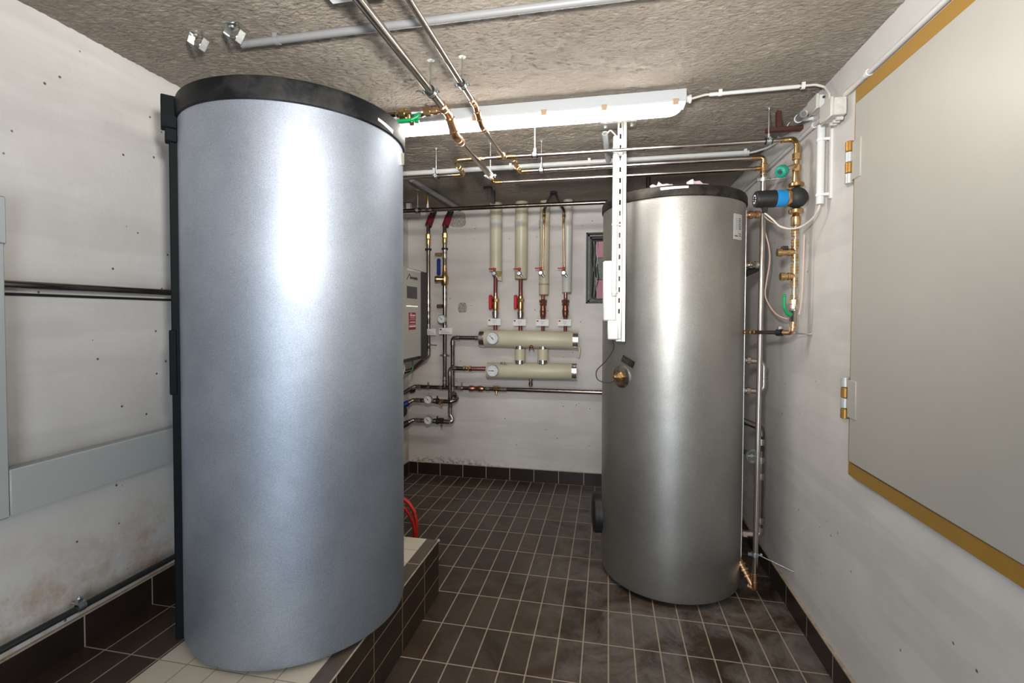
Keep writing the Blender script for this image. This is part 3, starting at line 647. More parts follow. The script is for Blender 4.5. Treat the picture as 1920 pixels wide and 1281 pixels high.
# ------------------------------------------------------------------ fluorescent lamps
def lamp(name, x0, x1, y0, lab, clips=()):
    t = thing(name, ((x0+x1)/2, y0+.05, ZC), lab, 'ceiling light')
    h = MB(); prof = [(-.0, -.0), (-.006, -.052), (.0, -.058), (.100, -.058), (.106, -.052), (.092, 0)]
    h.prism([(y, z) for (y, z) in prof], (x0, y0, ZC), (0, 1, 0), (0, 0, 1), x1-x0); 
    h.box((x0, y0-.004, ZC-.045), (x1, y0+.002, ZC-.038)); h.build('housing', 'lampbody', t)
    d = MB(); n = 12; pr = [(.010+.080*(k/n), -.058-.048*(1-abs(2*k/n-1)**2.6)) for k in range(n+1)]
    # diffuser with rounded ends
    m_ = 10; L = []
    for k in range(m_+1): f = k/m_; L.append((x0+.012+.07*(1-math.cos(f*math.pi/2)), math.sin(f*math.pi/2)))
    for k in range(m_, -1, -1): f = k/m_; L.append((x1-.012-.07*(1-math.cos(f*math.pi/2)), math.sin(f*math.pi/2)))
    for (x, s_) in L:
        s_ = max(s_, .02)
        for (yy, zz) in pr: d.v.append(V((x, y0+.05+(yy-.05)*(.5+.5*s_), ZC-.058+(zz+.058)*s_)))
    q = len(pr)
    for k in range(len(L)-1):
        for j in range(q-1): a = k*q+j; d.f.append((a, a+1, a+q+1, a+q))
    d.build('diffuser', 'diffuser', t, 60)
    for cx in clips: MB().box((cx-.014, y0-.008, ZC-.074), (cx+.014, y0+.010, ZC-.046), bev=.002).build('clip', 'clip', t)
    g = MB(); g.cyl((x1-.001, y0+.05, ZC-.030), (x1+.018, y0+.05, ZC-.030), .016).nut((x1+.024, y0+.05, ZC-.030), (1, 0, 0), .012, .019); g.build('cable_gland', 'whiteplastic', t)
    return t
LY = 2.408
cl = [B(q, 200, LY).x for q in (773, 890, 1020, 1133, 1267)]
lamp('ceiling_lamp', -1.17, .358, LY, 'long lit fluorescent ceiling lamp above the gap between the two tanks', cl)
t = thing('ceiling_box', (-.81, 1.35, ZC-.05), 'white box on the ceiling at the top edge of the picture beside the thick pipe', 'box')
MB().box((-.905, 1.25, ZC-.047), (-.715, 1.463, ZC+.002), bev=.004).build('case', 'lampbody', t)
MB().box((-.900, 1.255, ZC-.053), (-.720, 1.459, ZC-.0475), bev=.002).build('cover', 'whiteplastic', t)

# ------------------------------------------------------------------ plastic conduits on the ceiling
def conduit(name, pts, r, mat, lab, fil=0, clips=(), cmat=None, axis=(1, 0, 0), up=V((0, 0, 1))):
    t = thing(name, pts[0], lab, 'conduit'); MB().tube(pts, r, fil, 18).build('tube', mat, t)
    for c in clips:
        c = V(c); a = V(axis).normalized(); s_ = a.cross(up).normalized(); m_ = MB()
        m_.ring(c, a, r, .018, .003, 20)
        R = Matrix((a, s_, up)).transposed()
        m_.box(c+V((-.009, -r-.004, 0)), c+V((.009, -r, r+.012)), R=None) if abs(a.x) > .9 else m_.box(c+up*r-V((.009, .009, .009)), c+up*r+V((.009, .009, .009)))
        m_.build('clip', cmat or mat, t)
    return t
y1 = 1.655
conduit('conduit', [(-1.415, y1, ZC-.02), (.93, y1, ZC-.02)], .0145, 'conduitgrey', 'grey plastic conduit crossing the ceiling in front of the near tank lid', clips=[(B(q, 60, y1).x, y1, ZC-.02) for q in (520,)])
y2 = 3.35
g2 = conduit('conduit', [(-1.75, y2, ZC-.022), (.885, y2, ZC-.022)], .0175, 'conduitwhite', 'pale conduit crossing the ceiling behind the long lamp', clips=[(B(q, 300, y2).x, y2, ZC-.022) for q in (815, 958, 1105, 1396)])
yl = LY+.05
xs = [B(q, 180, yl).x for q in (1330, 1520, 1560)]
wt = thing('lamp_cable', (.38, yl, ZC-.02), 'pale cable in white sleeves from the lamp end to the grey wall junction box', 'cable')
pth = [(.385, yl, ZC-.028), (xs[0], yl, ZC-.018), (.90, yl, ZC-.012), (.957, yl-.03, ZC-.018), (.957, yl-.12, 2.59), (.957, yl-.13, 2.575)]
MB().tube([(.385, yl, ZC-.03), (.45, yl, ZC-.016), (.93, yl-.005, ZC-.014), (.958, yl-.03, ZC-.04), (.958, yl-.075, 2.60), (.958, yl-.085, 2.555)], .0055, .025).build('cable', 'cable', wt)
MB().tube([(xs[0], yl, ZC-.017), (xs[1]-.05, yl-.003, ZC-.015)], .009).build('sleeve', 'conduitwhite', wt)
for q in (1350, 1505):
    x = B(q, 170, yl).x; MB().ring((x, yl, ZC-.016), (1, 0, 0), .009, .016, .003).box((x-.008, yl-.013, ZC-.016), (x+.008, yl-.008, ZC)).build('clip', 'whiteplastic', wt)

# open metal clips left over on the ceiling
def ceil_clip(px, py, lab):
    c = F(px, py, ZC); t = thing('ceiling_clip', c, lab, 'metal clip', 'empty clips on the ceiling'); w_ = .028; m_ = MB()
    z = ZC
    P = [(-.026, 0), (.026, 0), (.034, -.028), (.012, -.066), (-.006, -.070), (-.036, -.034)]
    for a, b in ((0, 1), (1, 2), (2, 3), (4, 5), (5, 0)):
        p, q = V((P[a][0], 0, P[a][1])), V((P[b][0], 0, P[b][1])); d = (q-p); n = V((-d.z, 0, d.x)).normalized()*.0022
        i = len(m_.v)
        for s_ in (-w_/2, w_/2):
            for u in (p, q, q+n, p+n): m_.v.append(c+u+V((0, s_, 0)))
        m_.f += [(i, i+1, i+2, i+3), (i+7, i+6, i+5, i+4), (i, i+4, i+5, i+1), (i+1, i+5, i+6, i+2), (i+2, i+6, i+7, i+3), (i+3, i+7, i+4, i)]
    m_.build('bracket', 'zinc', t)
    MB().box(c+V((-.004, -.018, -.05)), c+V((.022, .016, -.044)), R=Matrix.Rotation(.6, 3, 'Y')).nut(c+V((-.012, 0, -.008)), (0, 0, 1), .008, .009).build('inner_plate', 'zinc', t)
ceil_clip(372, 62, 'left one of two empty galvanised clips on the ceiling')
ceil_clip(440, 46, 'galvanised clip on the ceiling next to the end of the grey conduit')

# ------------------------------------------------------------------ hangers
def hanger(x, y, z, r, lab, axis=(1, 0, 0), zc=ZC, white=False, rubber='black'):
    t = thing('pipe_hanger', (x, y, zc), lab, 'pipe hanger', 'pipe hangers on the ceiling')
    MB().cyl((x, y, z+r+.006), (x, y, zc), .0036, 10).cyl((x, y, zc-.004), (x, y, zc+.002), .016, 16).build('threaded_rod', 'whiteplastic' if white else 'zinc', t)
    MB().nut((x, y, z+r+.016), (0, 0, 1), .022, .0075).build('nut', 'whiteplastic' if white else 'zinc', t)
    a = V(axis).normalized(); s_ = a.cross(V((0, 0, 1)))
    m_ = MB().ring((x, y, z), axis, r+.003, .022, .003)
    for sg in (-1, 1):
        c = V((x, y, z))+s_*sg*(r+.013); m_.box(c-V((.009, .009, .003)), c+V((.009, .009, .003))).cyl(c-V((0, 0, .012)), c+V((0, 0, .012)), .003, 10).nut(c+V((0, 0, .009)), (0, 0, 1), .005, .006)
    m_.build('clamp_band', 'zinc', t)
    MB().ring((x, y, z), axis, r, .036, .0055).build('rubber_liner', rubber, t)

# ------------------------------------------------------------------ pipes under the ceiling
rA, rB = .0165, .011
zA1, zA2 = 2.556, 2.488
t = thing('ceiling_pipe', (-.741, 1.9, zA1), 'thick steel pipe running from the camera towards the back, bent down under the lamp', 'pipe')
yA = F(835, 203, zA1).y; yA2 = F(862, 260, zA2).y+.02
A1, A2 = V((-.741, yA, zA1)), V((-.735, yA2, zA2))
MB().tube([(-.741, .3, zA1), A1], rA).tube([A2, (-.727, 2.955, zA2)], rA).build('pipe', 'steel', t)
b = MB(); mid0 = A1+V((0, .07, 0)); mid1 = A2-V((0, .07, 0))
b.tube([A1-V((0, .03, 0)), mid0, mid1, A2+V((0, .03, 0))], rA*1.15, .05)
press(b, A1-V((0, .01, 0)), (0, 1, 0), rA, .05); press(b, (mid0+mid1)/2, mid1-mid0, rA*1.1, .07); press(b, A2+V((0, .01, 0)), (0, 1, 0), rA, .05)
b.build('offset_fitting', 'copper', t)
hanger(-.741, 1.937, zA1, rA, 'hanger on the thick steel pipe near the camera', (0, 1, 0))
hanger(-.727, 2.93, zA2, rA, 'far hanger at the end of the thick steel pipe', (0, 1, 0), rubber='zinc')
zB1, zB2 = 2.573, 2.52
t = thing('ceiling_pipe', (-.602, 1.9, zB1), 'thin steel pipe running beside the thick one towards the back', 'pipe')
B1 = V((-.602, F(883, 190, zB1).y, zB1)); B2 = V((-.60, F(896, 243, zB2).y, zB2))
MB().tube([(-.602, .3, zB1), B1], rB).tube([B2, (-.590, 2.715, zB2)], rB).build('pipe', 'steel', t)
b = MB(); m0 = B1+V((0, .045, 0)); m1 = B2-V((0, .045, 0)); b.tube([B1-V((0, .02, 0)), m0, m1, B2+V((0, .02, 0))], rB*1.15, .03)
press(b, B1, (0, 1, 0), rB, .035); press(b, (m0+m1)/2, m1-m0, rB*1.1, .05); press(b, B2, (0, 1, 0), rB, .035); b.build('offset_fitting', 'copper', t)
hanger(-.602, 1.936, zB1, rB, 'hanger on the thin steel pipe near the camera', (0, 1, 0))

# branch with green-lever ball valve behind the near tank lid
yb = yA+.02; q0 = F(742, 212, 2.56); 
t = thing('ball_valve', (-1.0, yb, 2.556), 'brass ball valve with green lever between the near tank lid and the thick ceiling pipe', 'valve')
v = MB(); xa = -.76
def vx(px): return B(px, 212, yb).x
v.lathe((vx(832), yb, 2.556), (-1, 0, 0), [(0, .013), (.03, .013), (.03, .017), (.05, .017), (.05, .013), (.07, .013)], 20)
v.build('stub', 'copper', t)
b = MB(); b.nut((vx(802), yb, 2.556), (1, 0, 0), .03, .021); b.nut((vx(755), yb, 2.556), (1, 0, 0), .03, .025, 8); b.cyl((vx(800), yb, 2.556), (vx(745), yb, 2.556), .016); b.lathe((vx(768), yb, 2.556), (0, 0, -1), [(0, .014), (.035, .012), (.04, .009)], 16); b.build('end_nut', 'brass', t)
MB().lathe((vx(795), yb, 2.556), (-1, 0, 0), [(0, .018), (.01, .021), (.045, .021), (.052, .024), (.06, .024), (.06, .017)], 24).build('body', 'steel', t)
MB().tube([B(778, 219, yb-.03), B(786, 214, yb-.035), B(783, 219, yb-.035), B(772, 224.5, yb-.04), B(744, 228, yb-.045)], .0085, .008, 10).nut((vx(783), yb-.01, 2.512), (0, 0, 1), .012, .012).build('lever', 'green', t)
MB().tube([(vx(742), yb, 2.556), (-1.5, yb, 2.556), (-1.5, yb, ZC)], .012, .03).build('pipe', 'darksteel', t)

YA, YC = 2.716, 2.955
# front cross pipe
zT = 2.527
t = thing('cross_pipe', (0, YA, zT), 'front steel pipe crossing under the ceiling towards the blue pump', 'pipe')
xS = F(882, 302, zT).x; xE = .905
MB().tube([(xS+.02, YA, zT), (xE, YA, zT-.006)], rB).build('pipe', 'steel', t)
b = MB(); press(b, (-.590, YA, zT), (1, 0, 0), rB, .08); press(b, (-.590, YA-.03, zT-.003), (0, 1, 0), rB, .05); press(b, (-.54, YA, zT), (1, 0, 0), rB, .03)
b.tube([(-.548, YA, zT), (-.548, YC, 2.512), (-.50, YC, 2.512)], rB*1.15, .03); press(b, (-.548, YA+.06, zT-.004), (0, 1, 0), rB, .05); press(b, (-.548, YC-.06, 2.514), (0, 1, 0), rB, .05); press(b, (-.495, YC, 2.512), (1, 0, 0), rB, .04)
b.build('tee_fitting', 'brass', t)
hanger(-.414, 2.727-.011, zT, rB, 'white-coated hanger on the front cross pipe', white=True); hanger(.812, YA, zT-.005, rB, 'long bare hanger on the front cross pipe near the right wall')
t = thing('cross_pipe', (0, YC, 2.512), 'middle steel pipe crossing under the ceiling and feeding the tall vertical pipe', 'pipe')
xV = F(1431, 297, 2.512).x
MB().tube([(-.50, YC, 2.512), (xV-.03, YC, 2.512)], .013).build('pipe', 'steel', t)
hanger(-.409, YC, 2.512, rB, 'bare hanger on the middle cross pipe right of its brass bend')
t = thing('cross_pipe', (-1.1, YC, 2.512), 'short steel pipe with brass bend coming from behind the near tank', 'pipe')
xs0 = F(862, 328, 2.512).x
MB().tube([(-1.75, YC, 2.512), (xs0, YC, 2.512)], rB).build('pipe', 'steel', t)
b = MB(); b.tube([(xs0-.03, YC, 2.512), (xs0+.03, YC, 2.512), (xs0+.04, YA+.01, zT), (xS+.06, YA, zT)], rB*1.2, .04); press(b, (xs0-.02, YC, 2.512), (1, 0, 0), rB, .05); press(b, (xS+.055, YA, zT), (1, 0, 0), rB, .05); press(b, (xs0+.035, (YA+YC)/2, 2.52), (0, 1, 0), rB*1.1, .05)
b.build('bend_fitting', 'brass', t)
hanger(-1.094, YC, 2.512, rB, 'hanger on the short pipe with the brass bend')
# rear cross pipe from the thick pipe to the vertical
YD, zD = 2.985, 2.46
t = thing('cross_pipe', (0, YD, zD), 'lower steel pipe crossing from the thick pipe end towards the right wall', 'pipe')
x0_, x1_ = F(940, 343, zD).x, F(1418, 320, zD).x
MB().tube([(x0_, YD, zD), (x1_, YD, zD)], rB).build('pipe', 'steel', t)
b = MB(); b.tube([(-.727, 2.95, zA2), (-.727, 2.985, zD+.01), (-.70, YD, zD), (x0_, YD, zD)], rB*1.25, .015); press(b, (x0_-.015, YD, zD), (1, 0, 0), rB, .045); b.nut((-.727, 2.955, zA2-.004), (0, 1, -.3), .02, .022); press(b, (x1_, YD, zD), (1, 0, 0), rB, .035); b.build('end_fitting', 'brass', t)

# dark pipe near the back wall
YE, zE = 3.86, 2.512
t = thing('dark_cross_pipe', (-.9, YE, zE), 'dark steel pipe crossing above the four cream insulated risers', 'pipe')
MB().tube([(-1.95, YE, zE), (.30, YE, zE), (.30, YE, ZC)], .0175, .03).build('pipe', 'darksteel', t)
b = MB(); xx = [B(q, 392, YE).x for q in (792, 797, 808, 810)]
press(b, ((xx[0]+xx[3])/2, YE, zE), (1, 0, 0), .0175, .09); press(b, (B(802, 392, YE).x, YE, zE), (1, 0, 0), .0175, .04); b.build('coupling', 'steel', t)
hanger(-1.596, YE, zE, .0175, 'hanger on the dark pipe beside the near tank edge')
xb = B(802, 392, YE).x
t = thing('air_vent', (xb, YE, zE), 'slim brass vent standing on the dark pipe', 'air vent')
MB().cyl((xb, YE, zE+.017), (xb, YE, zE+.05), .011, 12, .008).build('base', 'whiteplastic', t); MB().lathe((xb, YE, zE+.05), (0, 0, 1), [(0, .009), (.02, .011), (.055, .009), (.09, .008), (.10, .005), (.10, 0)], 14).build('body', 'brass', t)
# diagonal grey tube on the ceiling
d0, d1 = F(786, 345, ZC-.025), F(862, 392, ZC-.025)
d1 = V((d1.x, min(d1.y, YB-.02), d1.z))
conduit('conduit', [d0+(d0-d1)*.15, d1], .022, 'conduitgrey', 'grey conduit slanting across the ceiling to the back wall')
# small ceiling box behind the hanger
c = F(762, 403, 2.56)
c1 = F(770, 407, 2.57)
o = MB().box((c1.x-.10, c1.y-.12, 2.57), (c1.x+.10, c1.y+.02, 2.62), bev=.004).build('junction_box', 'boxgrey'); tag(o, 'flat pale box under the ceiling beside the near tank edge, behind the hanger', 'junction box')
MB().box((c1.x-.02, c1.y-.06, 2.62), (c1.x+.02, c1.y-.02, ZC)).build('mount', 'boxgrey', o)

# ------------------------------------------------------------------ strut post with control boxes
ys = 2.76
pA, pB_ = B(1156, 258, ys), B(1155, 640, ys); zs0 = pB_.z
x0s, x1s, x2s = .047, .075, .097
t = thing('strut_post', (.06, ys, ZC), 'slotted metal strut hanging from the ceiling in front of the grey tank', 'strut post')
m_ = MB(); sl = .061; z = zs0; top = ZC-.006
m_.box((x0s, ys, zs0), (x0s+.010, ys+.002, top)); m_.box((x1s-.008, ys, zs0), (x1s, ys+.002, top))
while z < top-.02:
    m_.box((x0s+.010, ys, z), (x1s-.008, ys+.002, min(z+.033, top))); z += sl
m_.box((x1s-.001, ys-.022, zs0), (x1s+.0025, ys+.002, top)); m_.box((x1s, ys-.022, zs0), (x2s, ys-.0195, top)); m_.box((x2s-.0025, ys-.022, zs0), (x2s, ys+.002, top))
m_.build('slotted_rail', 'strutzinc', t)
cp_ = F(1147, 238, ZC); MB().box((-.05, ys-.02, ZC-.006), (.15, ys+.075, ZC+.004), bev=.002).nut((-.02, ys+.03, ZC-.01), (0, 0, 1), .012, .011).nut((.125, ys+.03, ZC-.01), (0, 0, 1), .012, .011).build('ceiling_plate', 'strutzinc', t)
wx = B(1152.5, 400, ys-.02).x; zt0, zt1 = B(1152, 258, ys).z, B(1150, 555, ys).z
t = thing('conduit', (wx, ys-.01, zt1), 'white upright conduit tied to the slotted strut', 'conduit')
MB().tube([(wx, ys-.012, zt1), (wx+.004, ys-.012, zt0)], .0155, 0, 20).build('tube', 'whiteplastic', t)
for py in (279, 421, 549):
    z = B(1152, py, ys-.02).z; MB().ring((wx+.002, ys-.012, z), (0, 0, 1), .0155, .010, .003).box((wx, ys-.008, z-.004), (x1s, ys-.004, z+.004)).build('cable_tie', 'whiteplastic', t)
# grey stub of conduit hanging from the ceiling
c0, c1 = F(1134, 250, 2.66), V((0, 0, 0)); 
e0 = B(1134, 250, 2.72); e1 = B(1141, 302, 2.92)
t = thing('conduit', e0, 'short open-ended grey conduit under the ceiling left of the strut', 'conduit')
d_ = (e1-e0).normalized(); L_ = (e1-e0).length
MB().lathe(e0, d_, [(0.002, .010), (0, .0165), (L_, .0165), (L_, .011), (.002, .010)], 20).build('tube', 'conduitgrey', t)
MB().tube([e0+d_*.02, e0-d_*.01+V((.03, 0, .01)), V((wx, ys-.012, zt0+.01)), V((wx, ys-.012, zt0-.05))], .004, .01).build('cable', 'cable', t)
bx0, bx1 = B(1131, 500, ys+.03), B(1150, 602, ys+.03)
t = thing('control_box', (bx0.x, ys+.02, bx1.z), 'tall white control box strapped behind the white upright conduit', 'control box')
MB().box((bx0.x, ys+.005, bx1.z), (x0s+.004, ys+.055, B(1140, 490, ys+.03).z), bev=.008).build('case', 'whiteplastic', t)
MB().box((bx0.x+.012, ys+.002, bx1.z+.02), (x0s-.004, ys+.006, B(1140, 496, ys+.03).z), bev=.003).build('cover', 'paper', t)
zc0, zc1 = B(1150, 637, ys-.03).z, B(1150, 601, ys-.03).z; xc0, xc1 = B(1139, 620, ys-.03).x, B(1164, 620, ys-.03).x
t = thing('terminal_box', (xc0, ys-.03, zc0), 'small white terminal box at the foot of the slotted strut', 'control box')
MB().box((xc0, ys-.035, zc0), (xc1-.012, ys+.003, zc1), bev=.006).build('case', 'whiteplastic', t)
MB().box((xc1-.014, ys-.033, zc0+.005), (xc1, ys+.001, zc1+.005), bev=.002).build('end_cap', 'whiteplastic', t)
P = [V((xc0+.03, ys-.01, zc0))]+[B(a_, b_, c_) for a_, b_, c_ in ((1150, 655, 2.75), (1135, 678, 2.74), (1119, 695, 2.74), (1121, 712, 2.745), (1140, 718, 2.75), (1153, 713, 2.77))]+[sp_+nn*.05]
def smooth_path(P, k=6):
    out = []
    for i in range(len(P)-1):
        p0, p1, p2, p3 = P[max(i-1, 0)], P[i], P[i+1], P[min(i+2, len(P)-1)]
        for j in range(k):
            u = j/k; out.append(.5*((2*p1)+(p2-p0)*u+(2*p0-5*p1+4*p2-p3)*u*u+(3*p1-p0-3*p2+p3)*u**3))
    return out+[P[-1]]
o = MB().tube(smooth_path([V(q) for q in P]), .0028, 0, 8).build('sensor_cable', 'black'); tag(o, 'thin black cable looping from the small white box to the brass plug on the tank', 'cable')

# ------------------------------------------------------------------ right wall: boxes and conduit
def jbox(name, px0, py0, px1, py1, xf, y0, dy, lab, mat):
    z1 = X_(px0, py0, xf).z; z0 = z1-.085
    return z0, z1
yj = 2.285
zj1 = B(1557, 180, yj).z; zj0 = B(1557, 217, yj).z; xj = B(1557, 200, yj).x
t = thing('junction_box', (xj, yj, zj0), 'grey-white junction box on the right wall by the upper door corner', 'junction box')
MB().box((xj+.012, yj, zj0+.004), (XR-.012, yj+.105, zj1-.004), bev=.004).build('box', 'boxgrey', t)
MB().box((xj, yj-.003, zj0), (xj+.014, yj+.108, zj1), bev=.004).build('cover', 'boxgrey', t)
m_ = MB()
for zz in (zj0+.024, zj1-.024): m_.lathe((XR-.038, yj+.001, zz), (0, -1, 0), [(0, .014), (.0025, .014), (.0035, .012), (.0035, 0)], 20)
m_.build('knockout', 'boxgrey', t)
m_ = MB()
for yy in (yj+.02, yj+.05, yj+.08): m_.cyl((xj+.03, yy, zj0-.006), (XR-.02, yy, zj0-.006), .008, 10)
m_.build('bottom_entry', 'boxgrey', t)
yk = 2.50; xk = B(1531, 190, yk).x; zk1 = B(1531, 175, yk).z; zk0 = B(1531, 203, yk).z
t = thing('junction_box', (xk, yk, zk0), 'second junction box right behind the first, nearer the ceiling', 'junction box')
MB().box((xk+.01, yk, zk0+.004), (XR-.012, yk+.10, zk1-.004), bev=.004).build('box', 'conduitwhite', t)
MB().box((xk-.002, yk-.003, zk0), (xk+.012, yk+.103, zk1), bev=.003).build('cover', 'boxgrey', t)
MB().cyl((xk+.03, yk-.004, zk1-.02), (xk+.03, yk+.002, zk1-.02), .006).cyl((xk+.06, yk-.004, zk0+.02), (xk+.06, yk+.002, zk0+.02), .006).build('screw', 'ink', t)
g0, g1 = B(1507, 213, 2.52), B(1474, 246, 2.98)
t = thing('conduit', g0, 'grey open-ended conduit running back along the right side of the ceiling', 'conduit')
d_ = (g1-g0).normalized(); MB().lathe(g0, d_, [(.002, .012), (0, .0175), (.9, .0175), (.9, .012), (.002, .012)], 20).build('tube', 'conduitgrey', t)
for u in (.12, .32):
    q = g0+d_*u; MB().ring(q, d_, .0175, .014, .003).box(q+V((0, -.007, -.012)), q+V((XR-.012-q.x, .007, .002))).build('clip', 'whiteplastic', t)
# conduit under the painted board
t = thing('conduit', (XR-.014, 1.0, 2.558), 'slim pale conduit under the painted board above the door', 'conduit')
yc0 = 2.29
MB().tube([(XR-.013, .3, 2.56), (XR-.013, yc0, 2.556)], .010).build('tube', 'trimpaint', t)
MB().tube([(XR-.012, yc0-.12, 2.5565), (XR-.02, yc0+.0, 2.553)], .0105).build('bare_end', 'cable', t)
MB().ring((XR-.013, B(1612, 157, 2.12).y, 2.557), (0, 1, 0), .010, .02, .004).build('clip', 'whiteplastic', t)
t = thing('conduit', (XR-.012, 2.6, 2.545), 'slim pale conduit running to the back under the ceiling board', 'conduit')
MB().tube([(XR-.012, 2.42, 2.55), (XR-.012, YB, 2.545)], .010).build('tube', 'trimpaint', t)
for q in (2.47, 2.62): MB().ring((XR-.012, q, 2.55), (0, 1, 0), .010, .016, .004).build('clip', 'whiteplastic', t)
# vertical conduit beside the pump
yv = 2.47; a_, b_ = B(1540, 235, yv), B(1542, 383, yv)
t = thing('conduit', (XR-.03, yv, b_.z), 'white upright conduit on the right wall beside the blue pump', 'conduit')
xw = min(a_.x, XR-.022)
MB().tube([(xw, yv, b_.z), (xw, yv, a_.z)], .0165, 0, 20).build('tube', 'conduitwhite', t)
MB().box((XR-.010, yv-.03, b_.z+.02), (XR, yv-.012, a_.z)).build('backing_strip', 'conduitwhite', t)
for py in (263, 366):
    z = B(1540, py, yv).z; MB().ring((xw, yv, z), (0, 0, 1), .0165, .012, .003).box((xw, yv-.02, z-.006), (XR, yv-.014, z+.006)).build('clip', 'whiteplastic', t)

# ------------------------------------------------------------------ back wall risers, valves, manifolds
YT = 4.47
def gauge(px, py, Y, r, ang, lab, stem=None):
    c = B(px, py, Y); t = thing('dial_gauge', c, lab, 'gauge', 'round dial thermometers')
    MB().lathe(c+V((0, .03, 0)), (0, -1, 0), [(0, r*.9), (.004, r), (.026, r), (.032, r*.97), (.032, r*.88), (.027, r*.86), (.027, 0)], 36).build('case', 'zinc', t)
    MB().lathe(c+V((0, .0035, 0)), (0, -1, 0), [(0, r*.86), (.002, r*.86)], 36).build('dial', 'dial', t)
    m_ = MB()
    for k in range(11):
        a = math.radians(225-27*k); q = c+V((math.cos(a)*r*.66, .0005, math.sin(a)*r*.66)); R = Matrix.Rotation(-a, 3, 'Y')
        m_.box(q-V((r*.08, .0008, r*.018)), q+V((r*.08, .0008, r*.018)), R=R)
    m_.build('scale_marks', 'ink', t)
    a = math.radians(ang); R = Matrix.Rotation(-a, 3, 'Y'); q = c+V((math.cos(a)*r*.15, -.002, math.sin(a)*r*.15))
    MB().box(q-V((r*.5, .0008, r*.035)), q+V((r*.5, .0008, r*.035)), R=R).cyl(c+V((0, .0, 0)), c+V((0, -.0035, 0)), r*.1).build('needle', 'ink', t)
    MB().cyl(c+V((0, .03, 0)), c+V((0, .03+(stem or .03), 0)), .010, 12).build('stem', 'zinc', t)
def drain(px, py, Y, lab, mirror=1):
    c = B(px, py, Y); t = thing('drain_valve', c, lab, 'valve', 'small red-lever valves on the risers')
    MB().lathe(c+V((0, .05, 0)), (0, -1, 0), [(0, .014), (.03, .014), (.034, .023), (.06, .023), (.066, .016), (.07, .016), (.07, 0)], 20).cyl(c, c+V((.03, 0, -.035)), .011).build('body', 'zinc', t)
    MB().cyl(c+V((0, 0, .015)), c+V((0, 0, .04)), .007).build('spindle', 'black', t)
    MB().box(c+V((-.055, -.008, .038)), c+V((.012, .008, .050)), bev=.003).cyl(c+V((.002, 0, .03)), c+V((.002, 0, .052)), .013).build('lever', 'redplastic', t)
def tagplate(px0, py0, px1, py1, Y, lab, red=True, lines=3):
    a, b = B(px0, py0, Y), B(px1, py1, Y); t = thing('pipe_tag', V((a.x, Y, b.z)), lab, 'tag', 'white pipe labels')
    MB().box((a.x, Y, b.z), (b.x, Y+.004, a.z), bev=.001).build('plate', 'paper', t)
    W, H = b.x-a.x, a.z-b.z
    if red: MB().box((a.x+W*.06, Y-.0008, a.z-H*.36), (a.x+W*.20, Y, a.z-H*.14)).build('logo', 'redink', t)
    m_ = MB(); rows = [(.36, .66, .32), (.40, .62, .56), (.46, .54, .76)] if lines == 3 else [(.12, .5, .42), (.15, .75, .62), (.15, .88, .80)]
    for (u0, u1, v_) in rows:
        k = u0
        while k < u1: m_.box((a.x+W*k, Y-.0007, a.z-H*(v_+.03)), (a.x+W*min(u1, k+.05), Y, a.z-H*(v_-.03))); k += .065
    m_.build('print_lines', 'softink', t)
    MB().cyl(((a.x+b.x)/2, Y+.004, (a.z+b.z)/2), ((a.x+b.x)/2, Y+.05, (a.z+b.z)/2), .005, 8).build('holder', 'black', t)
# upper and lower manifolds
def manifold(pL, pR, r, pg, lab, zl, zr_, dark=None):
    a, b = V((pL, YT, zl)), V((pR, YT, zr_)); d = (b-a).normalized(); L = (b-a).length
    t = thing('heating_manifold', a, lab, 'manifold')
    MB().lathe(a, d, [(0, r*.98), (.004, r), (L-.004, r), (L, r*.97)], 48).build('insulation', 'cream', t)
    return t, a, b, d, L
z1L, z1R = B(905, 634, YT).z, B(1083, 638.5, YT).z
r1 = .082
tm, a, b, d, L = manifold(B(903, 634, YT).x, B(1084, 638, YT).x, r1, None, 'upper cream insulated heating manifold with four risers on top', z1L, z1R)
MB().lathe(a-d*.012, d, [(0, r1*.8), (0, r1*1.02), (.03, r1*1.04), (.05, r1*1.02), (.05, r1)], 48).build('end_band', 'foil', tm, label='silver foil end band'); MB().lathe(b-d*.045, d, [(0, r1), (0, r1*1.015), (.048, r1*1.02), (.05, r1*.7), (.05, 0)], 48).build('end_band', 'foil', tm)
MB().lathe(a-d*.014, d, [(0, 0), (0, r1*.8), (.004, r1*.8)], 48).build('end_face', 'cream', tm)
q = B(996, 650, YT-.06); MB().sphere(q, .016).cyl(q+V((-.01, 0, 0)), q+V((-.02, 0, -.04)), .010, 10, .002).cyl(q+V((.01, 0, 0)), q+V((.03, 0, -.04)), .010, 10, .002).build('torn_mount', 'darkcopper', tm)
q = B(1085, 650, YT-.02); MB().tube([q+V((-.02, 0, .0)), q+V((.01, 0, -.02)), q+V((0, 0, -.10))], .009, .01, 10).build('loose_strap', 'cream', tm)
z2L, z2R = B(915, 695, YT).z, B(1082, 697, YT).z; r2 = .077
tm2, a2_, b2_, d2_, L2_ = manifold(B(914, 695, YT).x, B(1081, 697, YT).x, r2, None, 'lower cream insulated heating manifold marked KL', z2L, z2R)
MB().lathe(b2_-d2_*.04, d2_, [(0, r2), (0, r2*1.015), (.043, r2*1.02), (.045, r2*.7), (.045, 0)], 48).build('end_band', 'foil', tm2, label='silver foil end band')
text('marking', 'KL', .038, B(943, 682, YT-r2-.004)+V((0, .022, -.0)), (1, 0, 0), (0, .55, .83), 'ink', tm2, sx=1.5)
